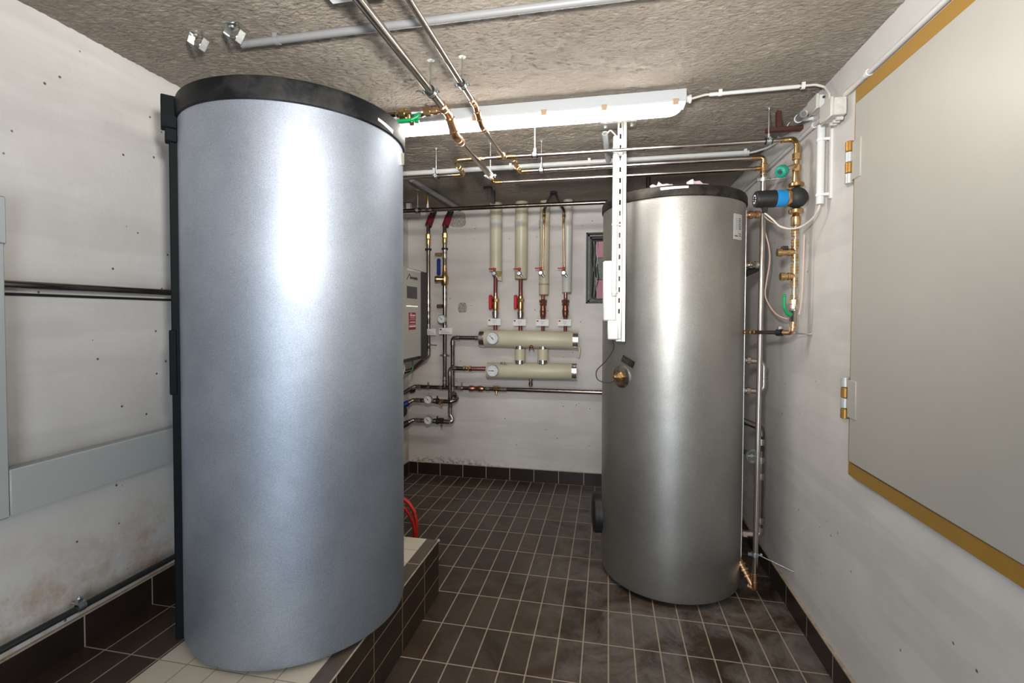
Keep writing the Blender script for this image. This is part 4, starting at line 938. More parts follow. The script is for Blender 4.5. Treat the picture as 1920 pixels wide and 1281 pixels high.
for px in (975, 1018):
    x = B(px, 665, YT).x; zt_, zb_ = B(px, 648, YT-.05).z, B(px, 681, YT-.05).z-.01; m_ = MB()
    mm = thing('manifold_spacer', (x, YT, zb_), 'cream insulated link between the manifolds, %s' % ('left one with the foil collars' if px == 975 else 'right one nearer the grey tank'), 'pipe link', 'links between the two manifolds')
    MB().cyl((x, YT, zb_), (x, YT, zt_), .050, 32).build('insulation', 'cream', mm)
    MB().cyl((x, YT, zb_), (x, YT, zb_+.035), .053, 32).build('foil_collar', 'foil', mm); MB().cyl((x, YT, zt_-.035), (x, YT, zt_), .053, 32).build('foil_collar', 'foil', mm)
q = B(995, 712, YT); t = thing('drain_plug', q, 'small metal drain plug under the lower manifold', 'drain plug')
MB().lathe(q+V((0, 0, .02)), (0, 0, -1), [(0, .018), (.03, .018), (.03, .012), (.045, .012), (.05, .02), (.075, .02), (.08, .012), (.08, 0)], 16).build('plug', 'darksteel', t)
gauge(923, 634.5, YT-.125, .057, 135, 'round thermometer at the left end of the upper manifold', .03); gauge(923, 695.5, YT-.125, .057, 178, 'round thermometer at the left end of the lower manifold', .03)

# four insulated risers
RI = [(930, 522, .0585, 929), (977, 522, .0600, 976), (1020, 552, .047, 1018), (1063, 548, .044, 1060)]
names = ['first insulated riser from the left, its lower end cut away', 'second insulated riser from the left with plain end', 'third insulated riser, reaching lower, behind a copper pipe', 'rightmost insulated riser, greyish, behind a copper pipe']
for i, (px, pyb, r, pxp) in enumerate(RI):
    x = B(px, 480, YT).x; zb = B(px, pyb, YT-r).z; xt = B(px+(1 if i < 2 else 2), 385, YT).x
    t = thing('insulated_riser', (x, YT, zb), names[i], 'pipe', 'cream insulated risers')
    m_ = MB()
    if i == 0:      # cut-away lower end
        n = 32; m_.lathe((x, YT, zb+.07), (0, 0, 1), [(0, r), (ZC-zb-.07, r)], n)
        m_.prism([(-r*.2, 0), (r*.95, 0), (r*.95, -.09), (r*.35, -.085)], (x, YT+.02, zb+.07), (1, 0, 0), (0, 0, 1), .03)
    else: m_.lathe((x, YT, zb), (xt-x, 0, ZC-zb), [(0, r*.96), (.004, r), (ZC-zb, r)], 32)
    m_.build('insulation', 'creamgrey' if i == 3 else 'cream', t)
    M.setdefault('yellowend', pbr('yellowend', (.42, .30, .10), .7, var=.3, vscale=30))
    if i: MB().lathe((x, YT, zb-.006), (0, 0, 1), [(0, r*.9), (.008, r*.99)], 32).build('foam_end', 'yellowend', t)
    else: MB().lathe((x+.012, YT, zb+.02), (0, 0, 1), [(0, r*.7), (.052, r*.8)], 32).build('foam_end', 'yellowend', t)
    if i == 2: MB().ring((x, YT, B(px, 533, YT-r).z), (0, 0, 1), r, .016, .0015).build('tape', 'clip', t)
    MB().ring((x, YT, B(px, 418, YT-r).z), (0, 0, 1), r, .07, .001).build('band', 'creamgrey', t)
    rp = .020 if i < 2 else .0165; xp = B(pxp, 600, YT).x
    zm = z1L+(z1R-z1L)*((xp-a.x)/(b.x-a.x))
    MB().tube([(xp, YT, zm+.05), (xp, YT, zb+.08)], rp).build('pipe', 'oxide', t)
    f = MB(); zf_ = lambda py: B(px, py, YT-.03).z
    if i < 2:
        f.nut((xp, YT, zf_(563)), (0, 0, 1), .035, .036, 8); f.lathe((xp, YT, zf_(585)), (0, 0, 1), [(0, .022), (.02, .03), (.07, .03), (.10, .024), (.13, .028), (.15, .026)], 24)
        f.build('union', 'brass', t)
        MB().lathe((xp, YT, zf_(598)), (0, 0, 1), [(0, .020), (.01, .030), (.06, .034), (.085, .026)], 24).build('valve_body', 'steel', t)
        MB().box((xp-.062, YT-.03, zf_(580)), (xp-.030, YT+.005, zf_(553)), bev=.008).build('lever', 'redplastic', t)
    else:
        f.nut((xp, YT, zf_(565)), (0, 0, 1), .030, .037, 8); f.nut((xp, YT, zf_(571)), (0, 0, 1), .02, .034, 8)
        f.lathe((xp, YT, zf_(596)), (0, 0, 1), [(0, .020), (.012, .026), (.06, .031), (.10, .026), (.115, .022)], 24); f.sphere((xp, YT-.024, zf_(584)), .012)
        f.build('union', 'darkcopper', t)
drain(927, 513, YT-.085, 'red-lever valve in front of the first riser'); drain(973.5, 513, YT-.085, 'red-lever valve in front of the second riser')
drain(1014, 512, YT-.085, 'red-lever valve at the foot of the left copper pipe'); drain(1057, 512, YT-.085, 'red-lever valve at the foot of the right copper pipe')
for (p0_, p1_, nm, off) in (((1018, 503), (1020, 415), 'left copper pipe rising in front of the third riser', -1), ((1058, 503), (1057, 415), 'right copper pipe rising in front of the fourth riser', 1)):
    Yc = YT-.085; q0, q1 = B(*p0_, Yc), B(*p1_, Yc); t = thing('copper_pipe', q0, nm, 'pipe', 'thin copper pipes')
    MB().cyl(q0, q1, .0085).build('pipe', 'copper', t)
    f = MB(); press(f, q1+V((0, 0, .005)), (0, 0, 1), .009, .04); f.nut(q1+V((0, 0, .05)), (0, 0, 1), .025, .017); f.nut(q1+V((0, 0, .08)), (0, 0, 1), .02, .015); f.cyl(q1, q1+V((0, 0, .1)), .011); press(f, q0, (0, 0, 1), .009, .03); f.build('compression_fitting', 'brass', t)
    e_ = [q1+V((0, 0, .09)), B(p1_[0]+(1 if off < 0 else -1), 392, Yc-.02), B(1026.5 if off < 0 else 1049, 380, Yc-.10), B(1033 if off < 0 else 1043, 367, Yc-.20), B(1036 if off < 0 else 1040, 361, Yc-.23)]
    MB().tube(smooth_path(e_), .0125, 0, 12).build('hose', 'blackhose', t)
    MB().nut(e_[-1], e_[-1]-e_[-2], .035, .020, 8).build('hose_nut', 'black', t)
o = MB().cyl(B(1037, 360, YT-.33), V((B(1037, 360, YT-.33).x, YT-.33, ZC)), .02).box(B(1022, 358, YT-.33)+V((0, -.02, 0)), B(1056, 354, YT-.33)+V((0, .02, 0))).build('hose_manifold', 'black'); tag(o, 'black bracket under the ceiling where the two black hoses meet', 'bracket')
o = MB().box(B(908, 352, 3.9)+V((0, -.03, -.02)), V((B(922, 352, 3.9).x, 3.93, ZC))).box(B(921, 381, 3.9)+V((0, -.01, 0)), V((B(927, 381, 3.9).x, 3.93, ZC-.03))).build('ceiling_bracket', 'black'); tag(o, 'small black ceiling bracket behind the end of the thick pipe', 'bracket')
tagplate(914.5, 597.5, 938.5, 610, YT-.06, 'white label in front of the first riser'); tagplate(962, 598.5, 986, 611, YT-.06, 'white label in front of the second riser')
tagplate(1005, 599, 1029, 611.5, YT-.06, 'white label in front of the third riser'); tagplate(1046, 599, 1071, 611.5, YT-.06, 'white label in front of the fourth riser')

# dark pipework left of the manifolds
rP = .0200; YP = 4.50
def cline(pts, Y): return [B(x, y, Y if len(q_) == 2 else q_[2]) for q_ in pts for (x, y) in (q_[:2],)]
# vertical pipe by the heating unit
t = thing('dark_pipe', B(803, 640, YP), 'dark pipe with red top beside the wall heating unit, angled away at its foot', 'pipe')
vz = [B(803, py, YP) for py in (400, 420, 690)]
xv = vz[0].x
c_ = [V((xv, YP, 2.535)), V((xv, YP, B(803, 667, YP).z)), B(772, 694, YP-.02), B(750, 700, YP-.1)]
MB().tube(c_, rP, .05).build('pipe', 'darksteel', t)
f = MB(); elbow(f, c_[0], c_[1], c_[2], rP, .035); 
for py, L_ in ((455, .05), (566, .05), (580, .04), (594, .04), (612, .05)): press(f, (xv, YP, B(803, py, YP).z), (0, 0, 1), rP, L_)
f.ring((xv, YP, B(803, 646, YP).z), (0, 0, 1), rP, .02, .008).cyl((xv, YP, B(803, 646, YP).z), (xv+.07, YP+.05, B(803, 648, YP).z), .005); f.build('press_fitting', 'steel', t)
f = MB(); f.nut((xv, YP, B(803, 444, YP).z), (0, 0, 1), .05, .029, 8); f.lathe((xv, YP, B(803, 460, YP).z), (0, 0, 1), [(0, .02), (.02, .026), (.06, .024)]); f.build('union', 'brass', t)
f = MB().ring((xv, YP, B(803, 468, YP).z), (0, 0, 1), rP, .018, .012); f.build('clamp', 'black', t)
def redsleeve(px, t):
    q0, q1 = B(px, 424, YP), B(px+5, 398, YP+.02); q2 = q1+(q1-q0)*1.2; d = q1-q0
    MB().tube([q0, q2], .034, 0, 20).build('red_sleeve', 'redplastic', t)
M['redsleeve'] = pbr('redsleeve', (.16, .01, .015), .5)
def redsleeve(px, t, nm):
    q0 = V((B(px, 424, YP).x, YP, B(px, 424, YP).z)); q1 = q0+V((.02, .04, .10)); MB().tube([q0, q1], .034, 0, 20).build('red_sleeve', 'redsleeve', t, label='dark red rubber sleeve')
    MB().tube([q1, q1+V((.02, .02, .06))], .03).build('sleeve_top', 'black', t)
redsleeve(803, t, 0)
t = thing('dark_pipe', B(836, 720, YP), 'dark riser with blue-lever brass valve and round gauge, joining the long horizontal pipe', 'pipe')
xq = B(834, 560, YP).x; zH = B(900, 729, YP).z
MB().tube([(xq, YP, zH), (xq, YP, 2.535)], rP).build('pipe', 'darksteel', t)
redsleeve(835, t, 1)
f = MB(); zz = lambda py: B(834, py, YP).z
for py, L_ in ((470, .04), (480, .05), (545, .05), (556, .04), (568, .05), (612, .03), (710, .04), (717, .03)): press(f, (xq, YP, zz(py)), (0, 0, 1), rP, L_)
f.ring((xq, YP, zz(666)), (0, 0, 1), rP, .016, .008).box((xq-.05, YP-.006, zz(667.5)), (xq+.05, YP+.006, zz(665))); f.build('press_fitting', 'steel', t)
f = MB(); f.nut((xq, YP, zz(442)), (0, 0, 1), .05, .03, 8); f.lathe((xq, YP, zz(458)), (0, 0, 1), [(0, .02), (.02, .027), (.06, .024)]); f.lathe((xq, YP, zz(536)), (0, 0, 1), [(0, .025), (.02, .036), (.09, .038), (.11, .03), (.15, .024), (.2, .022)], 24)
f.lathe((xq, YP-.02, zz(524)), (-1, -.25, 0), [(0, .03), (.05, .028), (.07, .034), (.09, .03), (.09, 0)], 20); f.box((xq-.09, YP-.04, zz(480)), (xq-.02, YP-.02, zz(475)), bev=.002); f.nut((xq-.05, YP, zz(574)), (1, 0, 0), .06, .02); f.build('valve_body', 'brass', t)
f = MB().ring((xq, YP, zz(467)), (0, 0, 1), rP, .018, .012); f.build('clamp', 'black', t)
MB().box((xq-.062, YP-.07, zz(517)), (xq-.024, YP-.040, zz(486)), bev=.012).build('lever', 'darkblue', t)
gauge(827.5, 598.5, YP-.09, .043, 135, 'round gauge on the dark riser above its white label', .07)
tagplate(799.5, 616.5, 817, 628.5, YP-.05, 'white label on the pipe beside the wall heating unit', red=False, lines=4); tagplate(823, 615, 848, 627, YP-.06, 'wide white label below the round gauge', lines=4)
# long horizontal pipe
t = thing('dark_pipe', B(900, 729, YP), 'long level steel pipe low on the back wall, running behind the grey tank', 'pipe')
h0_ = [B(750, 741, YP-.12), B(778, 727.5, YP), B(860, 728.5, YP), B(1128, 736, YP)]
h0_[1].z = h0_[2].z = zH; h0_[3].z = B(1128, 736, YP).z; h0_.append(V((.55, YP, h0_[3].z)))
MB().tube(h0_, rP, .04).build('pipe', 'darksteel', t)
f = MB(); elbow(f, h0_[0], h0_[1], h0_[2], rP, .03)
hx = lambda px: B(px, 729, YP).x
for px in (827, 846, 862, 915, 940, 947): press(f, (hx(px), YP, zH-.002*(px > 900)), (1, 0, 0), rP, .04)
f.ring((hx(803), YP, zH), (1, 0, 0), rP, .018, .008).box((hx(803)-.006, YP-.006, zH+.02), (hx(803)+.006, YP+.006, zH+.05)); f.ring((hx(866), YP, zH), (1, 0, 0), rP, .018, .008).box((hx(866)-.006, YP-.006, zH+.02), (hx(866)+.006, YP+.006, zH+.055)); f.build('press_fitting', 'steel', t)
f = MB().lathe((hx(879), YP, zH), (1, 0, 0), [(0, .022), (.005, .028), (.04, .030), (.05, .024), (.09, .024), (.10, .030), (.13, .028), (.15, .022)], 20); f.build('check_valve', 'darkcopper', t, label='copper-coloured valve body')
f = MB().nut((hx(931), YP, zH), (1, 0, 0), .05, .024).cyl((hx(931), YP, zH), (hx(931), YP-.01, zH-.05), .012).box((hx(926), YP-.03, zH+.02), (hx(936), YP+.0, zH+.035)); f.build('shutoff', 'brass', t)
MB().ring((hx(775), YP-.03, zH-.03), (1, -.5, .4), rP, .035, .008).build('clamp', 'black', t)
# feed of the upper manifold
t = thing('dark_pipe', B(870, 634, YP), 'dark pipe feeding the upper manifold and dropping behind the front one', 'pipe')
u = [V((a.x, YP-.02, z1L)), V((B(850, 634, YP).x, YP-.02, z1L)), V((B(850, 634, YP).x, YP-.02, B(853, 735, YP).z)), B(859, 750, YP-.10), B(845, 753, YP-.14), B(775, 752, YP-.14), B(750, 764, YP-.24)]
zh2 = B(800, 751.5, YP-.14).z; u[4].z = u[5].z = zh2
MB().tube(u, rP, .035).build('pipe', 'darksteel', t)
f = MB(); elbow(f, u[0], u[1], u[2], rP, .035); elbow(f, u[1], u[2], u[3], rP, .02); elbow(f, u[4], u[5], u[6], rP, .025); press(f, B(895, 634, YP-.02), (1, 0, 0), rP, .04)
for px in (787, 795, 812, 818): q = B(px, 752, YP-.14); press(f, (q.x, q.y, zh2), (1, 0, 0), rP, .03)
f.build('press_fitting', 'steel', t)
q = B(828, 752, YP-.14); MB().nut((q.x, q.y, zh2), (1, 0, 0), .05, .023).cyl((q.x, q.y, zh2), (q.x-.01, q.y-.04, zh2-.02), .014).cyl((q.x, q.y, zh2), (q.x, q.y, zh2-.05), .010).build('shutoff', 'copper', t)
q = B(820, 752, YP-.14); MB().ring((q.x, q.y, zh2), (1, 0, 0), rP, .02, .010).cyl((q.x, q.y, zh2+.02), (q.x, q.y, zh2+.05), .007).build('clamp', 'black', t)
q = (u[5]*.35+u[6]*.65); MB().ring(q, u[6]-u[5], rP, .07, .009).build('blue_coupling', 'darkblue', t, label='blue-black coupling')
gauge(802, 749.5, YP-.14-.07, .041, 135, 'upper of the two low round gauges beside the near tank', .05)
# feed of the lower manifold
YQ = YP-.10
t = thing('dark_pipe', B(844, 740, YQ), 'front dark pipe dropping from the red pipe of the lower manifold', 'pipe')
xw_ = B(843.5, 740, YQ).x; zl_ = B(880, 691.5, YQ).z; zh3 = B(800, 789, YP-.14).z
u = [V((B(868, 691, YQ).x, YQ, zl_)), V((xw_, YQ, zl_)), V((xw_+.005, YQ, B(846, 778, YQ).z)), B(853, 788, YP-.14), B(775, 788, YP-.14), B(750, 801, YP-.24)]
u[3] = V((xw_+.045, YP-.11, zh3-.005)); u[4].z = zh3
u.insert(4, V((xw_-.03, YP-.14, zh3)))
MB().tube(u, rP+.0005, .03).build('pipe', 'darksteel', t)
f = MB(); elbow(f, u[0], u[1], u[2], rP, .035); press(f, (xw_+.003, YQ, B(846, 768, YQ).z), (0, 0, 1), rP, .05); f.tube(fillet([u[1]*.1+u[2]*.9, u[2], u[3], u[4]], .03), rP*1.2); elbow(f, u[4], u[5], u[6], rP, .025)
for px in (787, 795, 812, 818, 836, 842): q = B(px, 789, YP-.14); press(f, (q.x, q.y, zh3), (1, 0, 0), rP, .03)
f.build('press_fitting', 'steel', t)
q = B(828, 789, YP-.14); MB().nut((q.x, q.y, zh3), (1, 0, 0), .05, .023).cyl((q.x, q.y, zh3), (q.x, q.y, zh3-.055), .012).build('shutoff', 'brass', t); MB().box((q.x-.03, q.y-.03, zh3+.01), (q.x+.025, q.y-.0, zh3+.035), bev=.004).build('handle', 'black', t)
q = B(820, 789, YP-.14); MB().ring((q.x, q.y, zh3), (1, 0, 0), rP, .02, .010).cyl((q.x, q.y, zh3+.02), (q.x, q.y, zh3+.05), .007).build('clamp', 'black', t)
q = (u[5]*.35+u[6]*.65); MB().ring(q, u[6]-u[5], rP, .07, .009).build('black_coupling', 'black', t)
gauge(802, 788.5, YP-.14-.07, .041, 135, 'lower of the two low round gauges beside the near tank', .05)
qa, qb = B(869, 691.5, YQ), V((a2_.x+.01, YT-.04, zl_))
t = thing('oxide_red_pipe', qb, 'short oxide-red pipe with brass union entering the lower manifold', 'pipe')
MB().tube([V((B(884, 691, YQ).x, YQ, zl_)), qb], .021).build('pipe', 'oxide', t)
f = MB(); 
for px, r_ in ((871, .026), (876, .022), (882, .028)): f.nut((B(px, 691, YQ).x, YQ, zl_), (1, 0, 0), .024, r_, 8)
f.build('union', 'brass', t)
# black round cap beside the near tank
q = B(757, 772, YP-.3); t = thing('tank_flange', q, 'black round flange cap peeping out behind the near tank', 'flange'); MB().lathe(q+V((-.05, .02, 0)), (1, -.15, 0), [(0, .055), (.04, .055), (.055, .045), (.055, 0)], 28).build('cap', 'black', t); MB().cyl(q+V((-.3, .06, 0)), q+V((-.05, .02, 0)), .03).build('neck', 'black', t)

# ------------------------------------------------------------------ wall heating unit
XU = -1.60
yu1 = X_(800, 590, XU).y; yum = X_(787, 590, XU).y; yu0 = 3.45
zu1, zu0 = X_(787, 508, XU).z, X_(787, 668, XU).z
t = thing('wall_heating_unit', (XL, yum, zu0), 'light grey wall heating unit with dark side strip, display and red sticker', 'heating unit')
MB().box((XL, yu0+.03, zu0-.03), (XU-.012, yu1, zu1), bev=.004).build('casing', 'unitdark', t)
MB().box((XU-.010, yu0, zu0), (XU+.012, yum, zu1), bev=.006).build('front_panel', 'unit', t)
MB().box((XU-.012, yum+.001, zu0-.02), (XU+.004, yu1+.001, zu1-.002)).build('side_strip', 'unitdark', t, label='dark side strip')
MB().box((XU+.004, X_(761, 503, XU).y, zu1-.022), (XU+.0135, yum-.005, zu1-.006), bev=.002).build('top_strip', 'whiteplastic', t)
xf = XU+.0125
def fp(px, py): return X_(px, py, xf)
a_, b_ = fp(763, 536), fp(782, 561)
MB().box((xf-.002, a_.y, b_.z), (xf+.001, b_.y, a_.z)).build('display', 'display', t)
a_, b_ = fp(762, 573.3), fp(783, 575.3); MB().box((xf-.002, a_.y, b_.z), (xf+.002, b_.y, a_.z)).build('light_bar', 'barlight', t)
lg = fp(775, 521.5)
text('lettering', 'meiertobler', .036, lg+V((.001, .012, 0)), (0, 1, 0), (0, 0, 1), 'ink', t, bold=.0012, sx=.92)
m_ = MB(); p_, q_, r_ = fp(763.2, 523.5), fp(767.6, 514), fp(770, 518.5)
def stroke(mb, p, q, w_, X):
    d = (q-p); d.x = 0; L = d.length; d.normalize(); n = V((0, -d.z, d.y)); i = len(mb.v)
    for xx in (X-.001, X+.001):
        for k in (p-n*w_/2, q-n*w_/2, q+n*w_/2, p+n*w_/2): mb.v.append(V((xx, k.y, k.z)))
    mb.f += [(i, i+3, i+2, i+1), (i+4, i+5, i+6, i+7), (i, i+1, i+5, i+4), (i+1, i+2, i+6, i+5), (i+2, i+3, i+7, i+6), (i+3, i, i+4, i+7)]
stroke(m_, p_, q_, .007, xf); stroke(m_, q_, r_, .007, xf); m_.build('roof_mark', 'ink', t)
a_, b_ = fp(766.5, 586.2), fp(779.3, 618)
st = MB().box((xf-.001, a_.y, b_.z), (xf+.0015, b_.y, a_.z)).build('sticker', 'redink', t, label='red sticker with white lettering')
W, H = b_.y-a_.y, a_.z-b_.z
text('lettering', 'meiertobler', .022, V((xf+.0018, a_.y+W*.55, a_.z-H*.16)), (0, 1, 0), (0, 0, 1), 'paper', st, bold=.0006)
m_ = MB(); stroke(m_, V((0, a_.y+W*.15, a_.z-H*.15)), V((0, a_.y+W*.3, a_.z-H*.03)), .004, xf+.002); stroke(m_, V((0, a_.y+W*.3, a_.z-H*.03)), V((0, a_.y+W*.42, a_.z-H*.11)), .004, xf+.002)
for v_, u0_, u1_, hh in ((.27, .16, .84, .02), (.34, .18, .84, .02), (.42, .1, .92, .02), (.56, .12, .9, .055), (.70, .1, .92, .02), (.80, .05, .97, .09)):
    m_.box((xf+.0012, a_.y+W*u0_, a_.z-H*(v_+hh/2)), (xf+.0022, a_.y+W*u1_, a_.z-H*(v_-hh/2)))
m_.build('print_lines', 'paper', st)
m_ = MB(); random.seed(11)
t2 = thing('cable_bundle', (XU-.1, yum, zu0-.05), 'green and pale wires hanging under the wall heating unit', 'cables')
for k in range(6):
    x = XU-.05-.05*random.random(); y = yum-.3*random.random()-.02
    P = [V((x, y, zu0-.03)), V((x+.03*random.random(), y-.05, zu0-.12)), V((x-.05, y-.15, zu0-.2-.08*random.random())), V((x-.08, y-.3, zu0-.35))]
    (MB().tube(smooth_path(P), .006, 0, 8)).build('wire', 'greenplastic' if k % 2 else 'cable', t2)

# ------------------------------------------------------------------ recessed opening in the back wall
t = thing('wall_niche_frame', (NX0, YB, NZ0), 'dark recessed opening in the back wall beside the grey tank, with pink foam boards', 'wall opening')
m_ = MB()
for (i, dd, mt) in ((0, .0, 'black'), (1, .03, 'board'), (2, .06, 'black')):
    m_ = MB(); o1 = .018*i; w_ = .014
    for (lo, hi) in (((NX0+o1, NZ0+o1), (NX0+o1+w_, NZ1-o1)), ((NX0+o1, NZ1-o1-w_), (NX1-o1, NZ1-o1)), ((NX0+o1, NZ0+o1), (NX1-o1, NZ0+o1+w_)), ((NX1-o1-w_, NZ0+o1), (NX1-o1, NZ1-o1))):
        m_.box((lo[0], YB+dd+.001, lo[1]), (hi[0], YB+dd+.04, hi[1]))
    m_.build('frame_step', mt, t)
m_ = MB(); w_ = .022
for (lo, hi) in (((NX0-w_, NZ0-w_), (NX0, NZ1+w_)), ((NX0, NZ1), (NX1, NZ1+w_)), ((NX0, NZ0-w_), (NX1, NZ0))): m_.box((lo[0], YB-.003, lo[1]), (hi[0], YB, hi[1]))
m_.build('plaster_edge', 'boxgrey', t)
MB().box((NX0+.05, YB+.155, NZ0+.04), (NX1-.04, YB+.169, NZ1-.04)).build('back_board', 'black', t)
def nb(px0, py0, px1, py1, Y): a_, b_ = B(px0, py0, Y), B(px1, py1, Y); return (a_.x, Y, b_.z), (b_.x+.12, Y+.03, a_.z)
MB().box(*nb(1118.5, 453, 1134, 483, YB+.09), bev=.003).build('pink_board', 'pink', t, label='upper pink foam board'); MB().box(*nb(1118.5, 525, 1134, 561, YB+.09), bev=.003).build('pink_board', 'pink', t, label='lower pink foam board')
MB().box(*nb(1119, 484, 1134, 524, YB+.10)).build('grey_board', 'board', t)
random.seed(4)
for k in range(5):
    x = NX0+.06+.012*k; P = [V((x+.01*random.uniform(-1, 1), YB+.09+.02*random.random(), NZ1-.07-(NZ1-NZ0-.14)*j/6)) for j in range(7)]
    MB().tube(smooth_path(P), .005, 0, 8).build('wire', ('black', 'board', 'black', 'cable', 'black')[k], t)
MB().tube(smooth_path([V((NX0+.03, YB+.03, NZ0+.06)), V((NX0+.06, YB+.02, NZ0+.035)), V((NX0+.15, YB+.02, NZ0+.02)), V((NX0+.22, YB+.05, NZ0+.03))]), .007, 0, 8).build('loose_wire', 'conduitgrey', t)

# ------------------------------------------------------------------ right-hand pipework
rV = .0145; YV = YC; xV2 = F(1416, 1095, .09).x
t = thing('tall_vertical_pipe', (xV2, YV-.03, .1), 'tall steel pipe dropping from the ceiling to the floor right of the grey tank', 'pipe')
pt = V((xV, YV, 2.512)); pb_ = V((xV2+.003, YV-.03, .11))
MB().tube([V((xV, YV, 2.45)), pb_], rV).build('pipe', 'steel', t)
f = MB(); f.tube([V((xV-.06, YC, 2.512)), V((xV, YC, 2.512)), V((xV, YC, 2.42))], rB*1.35, .022); press(f, (xV-.05, YC, 2.512), (1, 0, 0), rB, .035); press(f, (xV, YC, 2.455), (0, 0, 1), rV, .05); press(f, (xV, YC+.002, 2.42), (0, 0, 1), rV, .02)
f.build('top_elbow', 'brass', t)
f = MB(); e1_ = F(1392, 1045, .20); e1_ = CYL(1391, 1042, RCX, RCY, RR-.03) if False else V((RCX+.36, 3.02, .20))
f.tube([pb_+V((0, 0, .03)), pb_+V((0, 0, -.06)), V((pb_.x-.03, pb_.y+.02, .055))], rV*1.25, .012); press(f, pb_+V((0, 0, .0)), (0, 0, 1), rV, .045)
end = V((RCX+RR*.90, 3.02, .19)); st_ = V((pb_.x-.012, pb_.y+.012, .065)); dd = (end-st_)
f.tube([st_, end], rV*1.3)
for u in (.25, .45, .62): f.lathe(st_+dd*u, dd, [(0, rV*1.3), (.003, rV*1.9), (.014, rV*1.9), (.017, rV*1.3)], 16)
f.build('foot_valve', 'copper', t, label='angled copper-coloured fitting into the tank foot')
def wallclamp(px, py, Y, xr, pw, lab, r=rV):
    c = B(px, py, Y); w_ = pw; t = thing('wall_clamp', (XR, w_.y, w_.z), lab, 'pipe clamp', 'wall clamps with threaded rods'); c.x = xr
    MB().ring(c, (0, 0, 1), r, .02, .005).box(c+V((-r-.022, -.006, -.008)), c+V((-r-.004, .006, .008))).build('band', 'zinc', t)
    MB().cyl(c+V((r, 0, 0)), w_, .0035, 10).nut(c+V((r+.018, 0, 0)), (1, 0, 0), .012, .008).build('threaded_rod', 'zinc', t)
    return t
xr_ = lambda z: xV+(xV2-xV)*((2.45-z)/2.36)
YVz = lambda z: YV-.03*(2.45-z)/2.36
for (px, py, w2, lab) in ((1430, 337, None, 'wall clamp holding the tall pipe high up, behind the blue pump'), (1420, 1040, None, 'wall clamp holding the tall pipe near the floor')):
    c = B(px, py, YVz(2.3 if py < 500 else .3)); z = c.z
    wp = V((XR, B(1478, 1045, 2.8).y if py > 500 else 2.93, z-.02 if py > 500 else z+.0))
    wallclamp(px, py, c.y, xr_(z), wp, lab)
# hand-wheel bleed valve and tank stubs, rear pipe loops
xt_ = lambda y: RCX+math.sqrt(max(RR*RR-(y-RCY)**2, 0))
YR = 3.12
t = thing('rear_pipe', (.84, YR, .3), 'thick steel pipe partly hidden behind the tall one, bending back into the tank', 'pipe')
b0 = B(1399, 786, YR); b1_ = B(1428, 812, YR); b2x = B(1426, 980, YR); b3 = B(1426, 1003, YR); b4 = B(1395, 1003, YR)
xr2 = b1_.x
P = [V((xt_(YR)-.02, YR, B(1400, 785, YR).z)), V((xr2, YR, B(1428, 803, YR).z)), V((xr2-.004, YR, b3.z)), V((xt_(YR)-.02, YR, b4.z))]
P[0].x = xt_(YR)-.03; 
MB().tube(P, .019, .04).build('pipe', 'darksteel', t)
f = MB(); 
for py in (828, 862, 892, 975): press(f, (xr2-.002, YR, B(1427, py, YR).z), (0, 0, 1), .019, .04)
f.build('press_fitting', 'steel', t)
MB().tube([P[2]+V((0, 0, .05)), P[2], P[3]], .024, .03).nut(P[3]+V((.045, 0, 0)), (1, 0, 0), .03, .03).build('foot_elbow', 'steel', t)
f = MB().lathe((xr2-.002, YR, B(1427, 845, YR).z), (0, 0, 1), [(0, .0195), (.09, .0195)]); f.build('black_sleeve', 'rubber', t)
t = thing('rear_pipe_loop', (.84, YR, 1.1), 'small steel pipe loop joining two tank ports behind the tall pipe', 'pipe')
zu_, zl2 = B(1405, 676, YR).z, B(1405, 733, YR).z; xl_ = B(1432, 700, YR).x
P = [V((xt_(YR)-.03, YR, zu_)), V((xl_, YR, zu_-.005)), V((xl_, YR, zl2)), V((xt_(YR)-.03, YR, zl2))]
MB().tube(P, .0155, .035).build('pipe', 'steel', t)
f = MB()
for z in (zu_, zl2): f.nut((xt_(YR)+.035, YR, z), (1, 0, 0), .025, .024, 8); f.lathe((xt_(YR)+.0, YR, z), (1, 0, 0), [(0, .018), (.03, .018)])
for py in (692, 715): press(f, (xl_, YR, B(1432, py, YR).z), (0, 0, 1), .0155, .03)
f.build('port_fitting', 'steel', t)
q = B(1410, 855, 2.98); q.x = min(q.x, .86); t = thing('handwheel_valve', q, 'metal handwheel valve low on the tank side behind the tall pipe', 'valve')
MB().ring(q, (.35, -1, 0), .030, .012, .010).cyl(q+V((0, .10, 0)), q, .010).box(q+V((-.034, -.002, -.004)), q+V((.034, .003, .004))).build('handwheel', 'zinc', t); MB().cyl(q+V((-.04, .14, 0)), q+V((0, .04, 0)), .016).build('stem', 'steel', t)
def port(py, mat, lab, r=.017, L=.10, Y=3.04, extra=None):
    z = B(1405, py, Y).z; x = xt_(Y); t = thing('tank_port', (x, Y, z), lab, 'pipe fitting')
    m_ = MB().lathe((x-.03, Y, z), (1, 0, 0), [(0, r), (.045, r), (.045, r*1.4), (.065, r*1.4), (.068, r*1.1), (.078, r*1.1), (.080, r*1.35), (.10, r*1.35), (.10, r)], 16)
    m_.build('stub', mat, t); return t, V((x, Y, z))
tq, pq = port(403, 'copper', 'brass stub near the top right of the grey tank'); 
tq, pq = port(497, 'steel', 'steel stub with black capped pocket on the right of the grey tank'); MB().tube([pq+V((.0, 0, -.05)), pq+V((.06, .03, -.025)), pq+V((.10, .05, 0))], .02, .01).build('black_cap', 'black', tq)
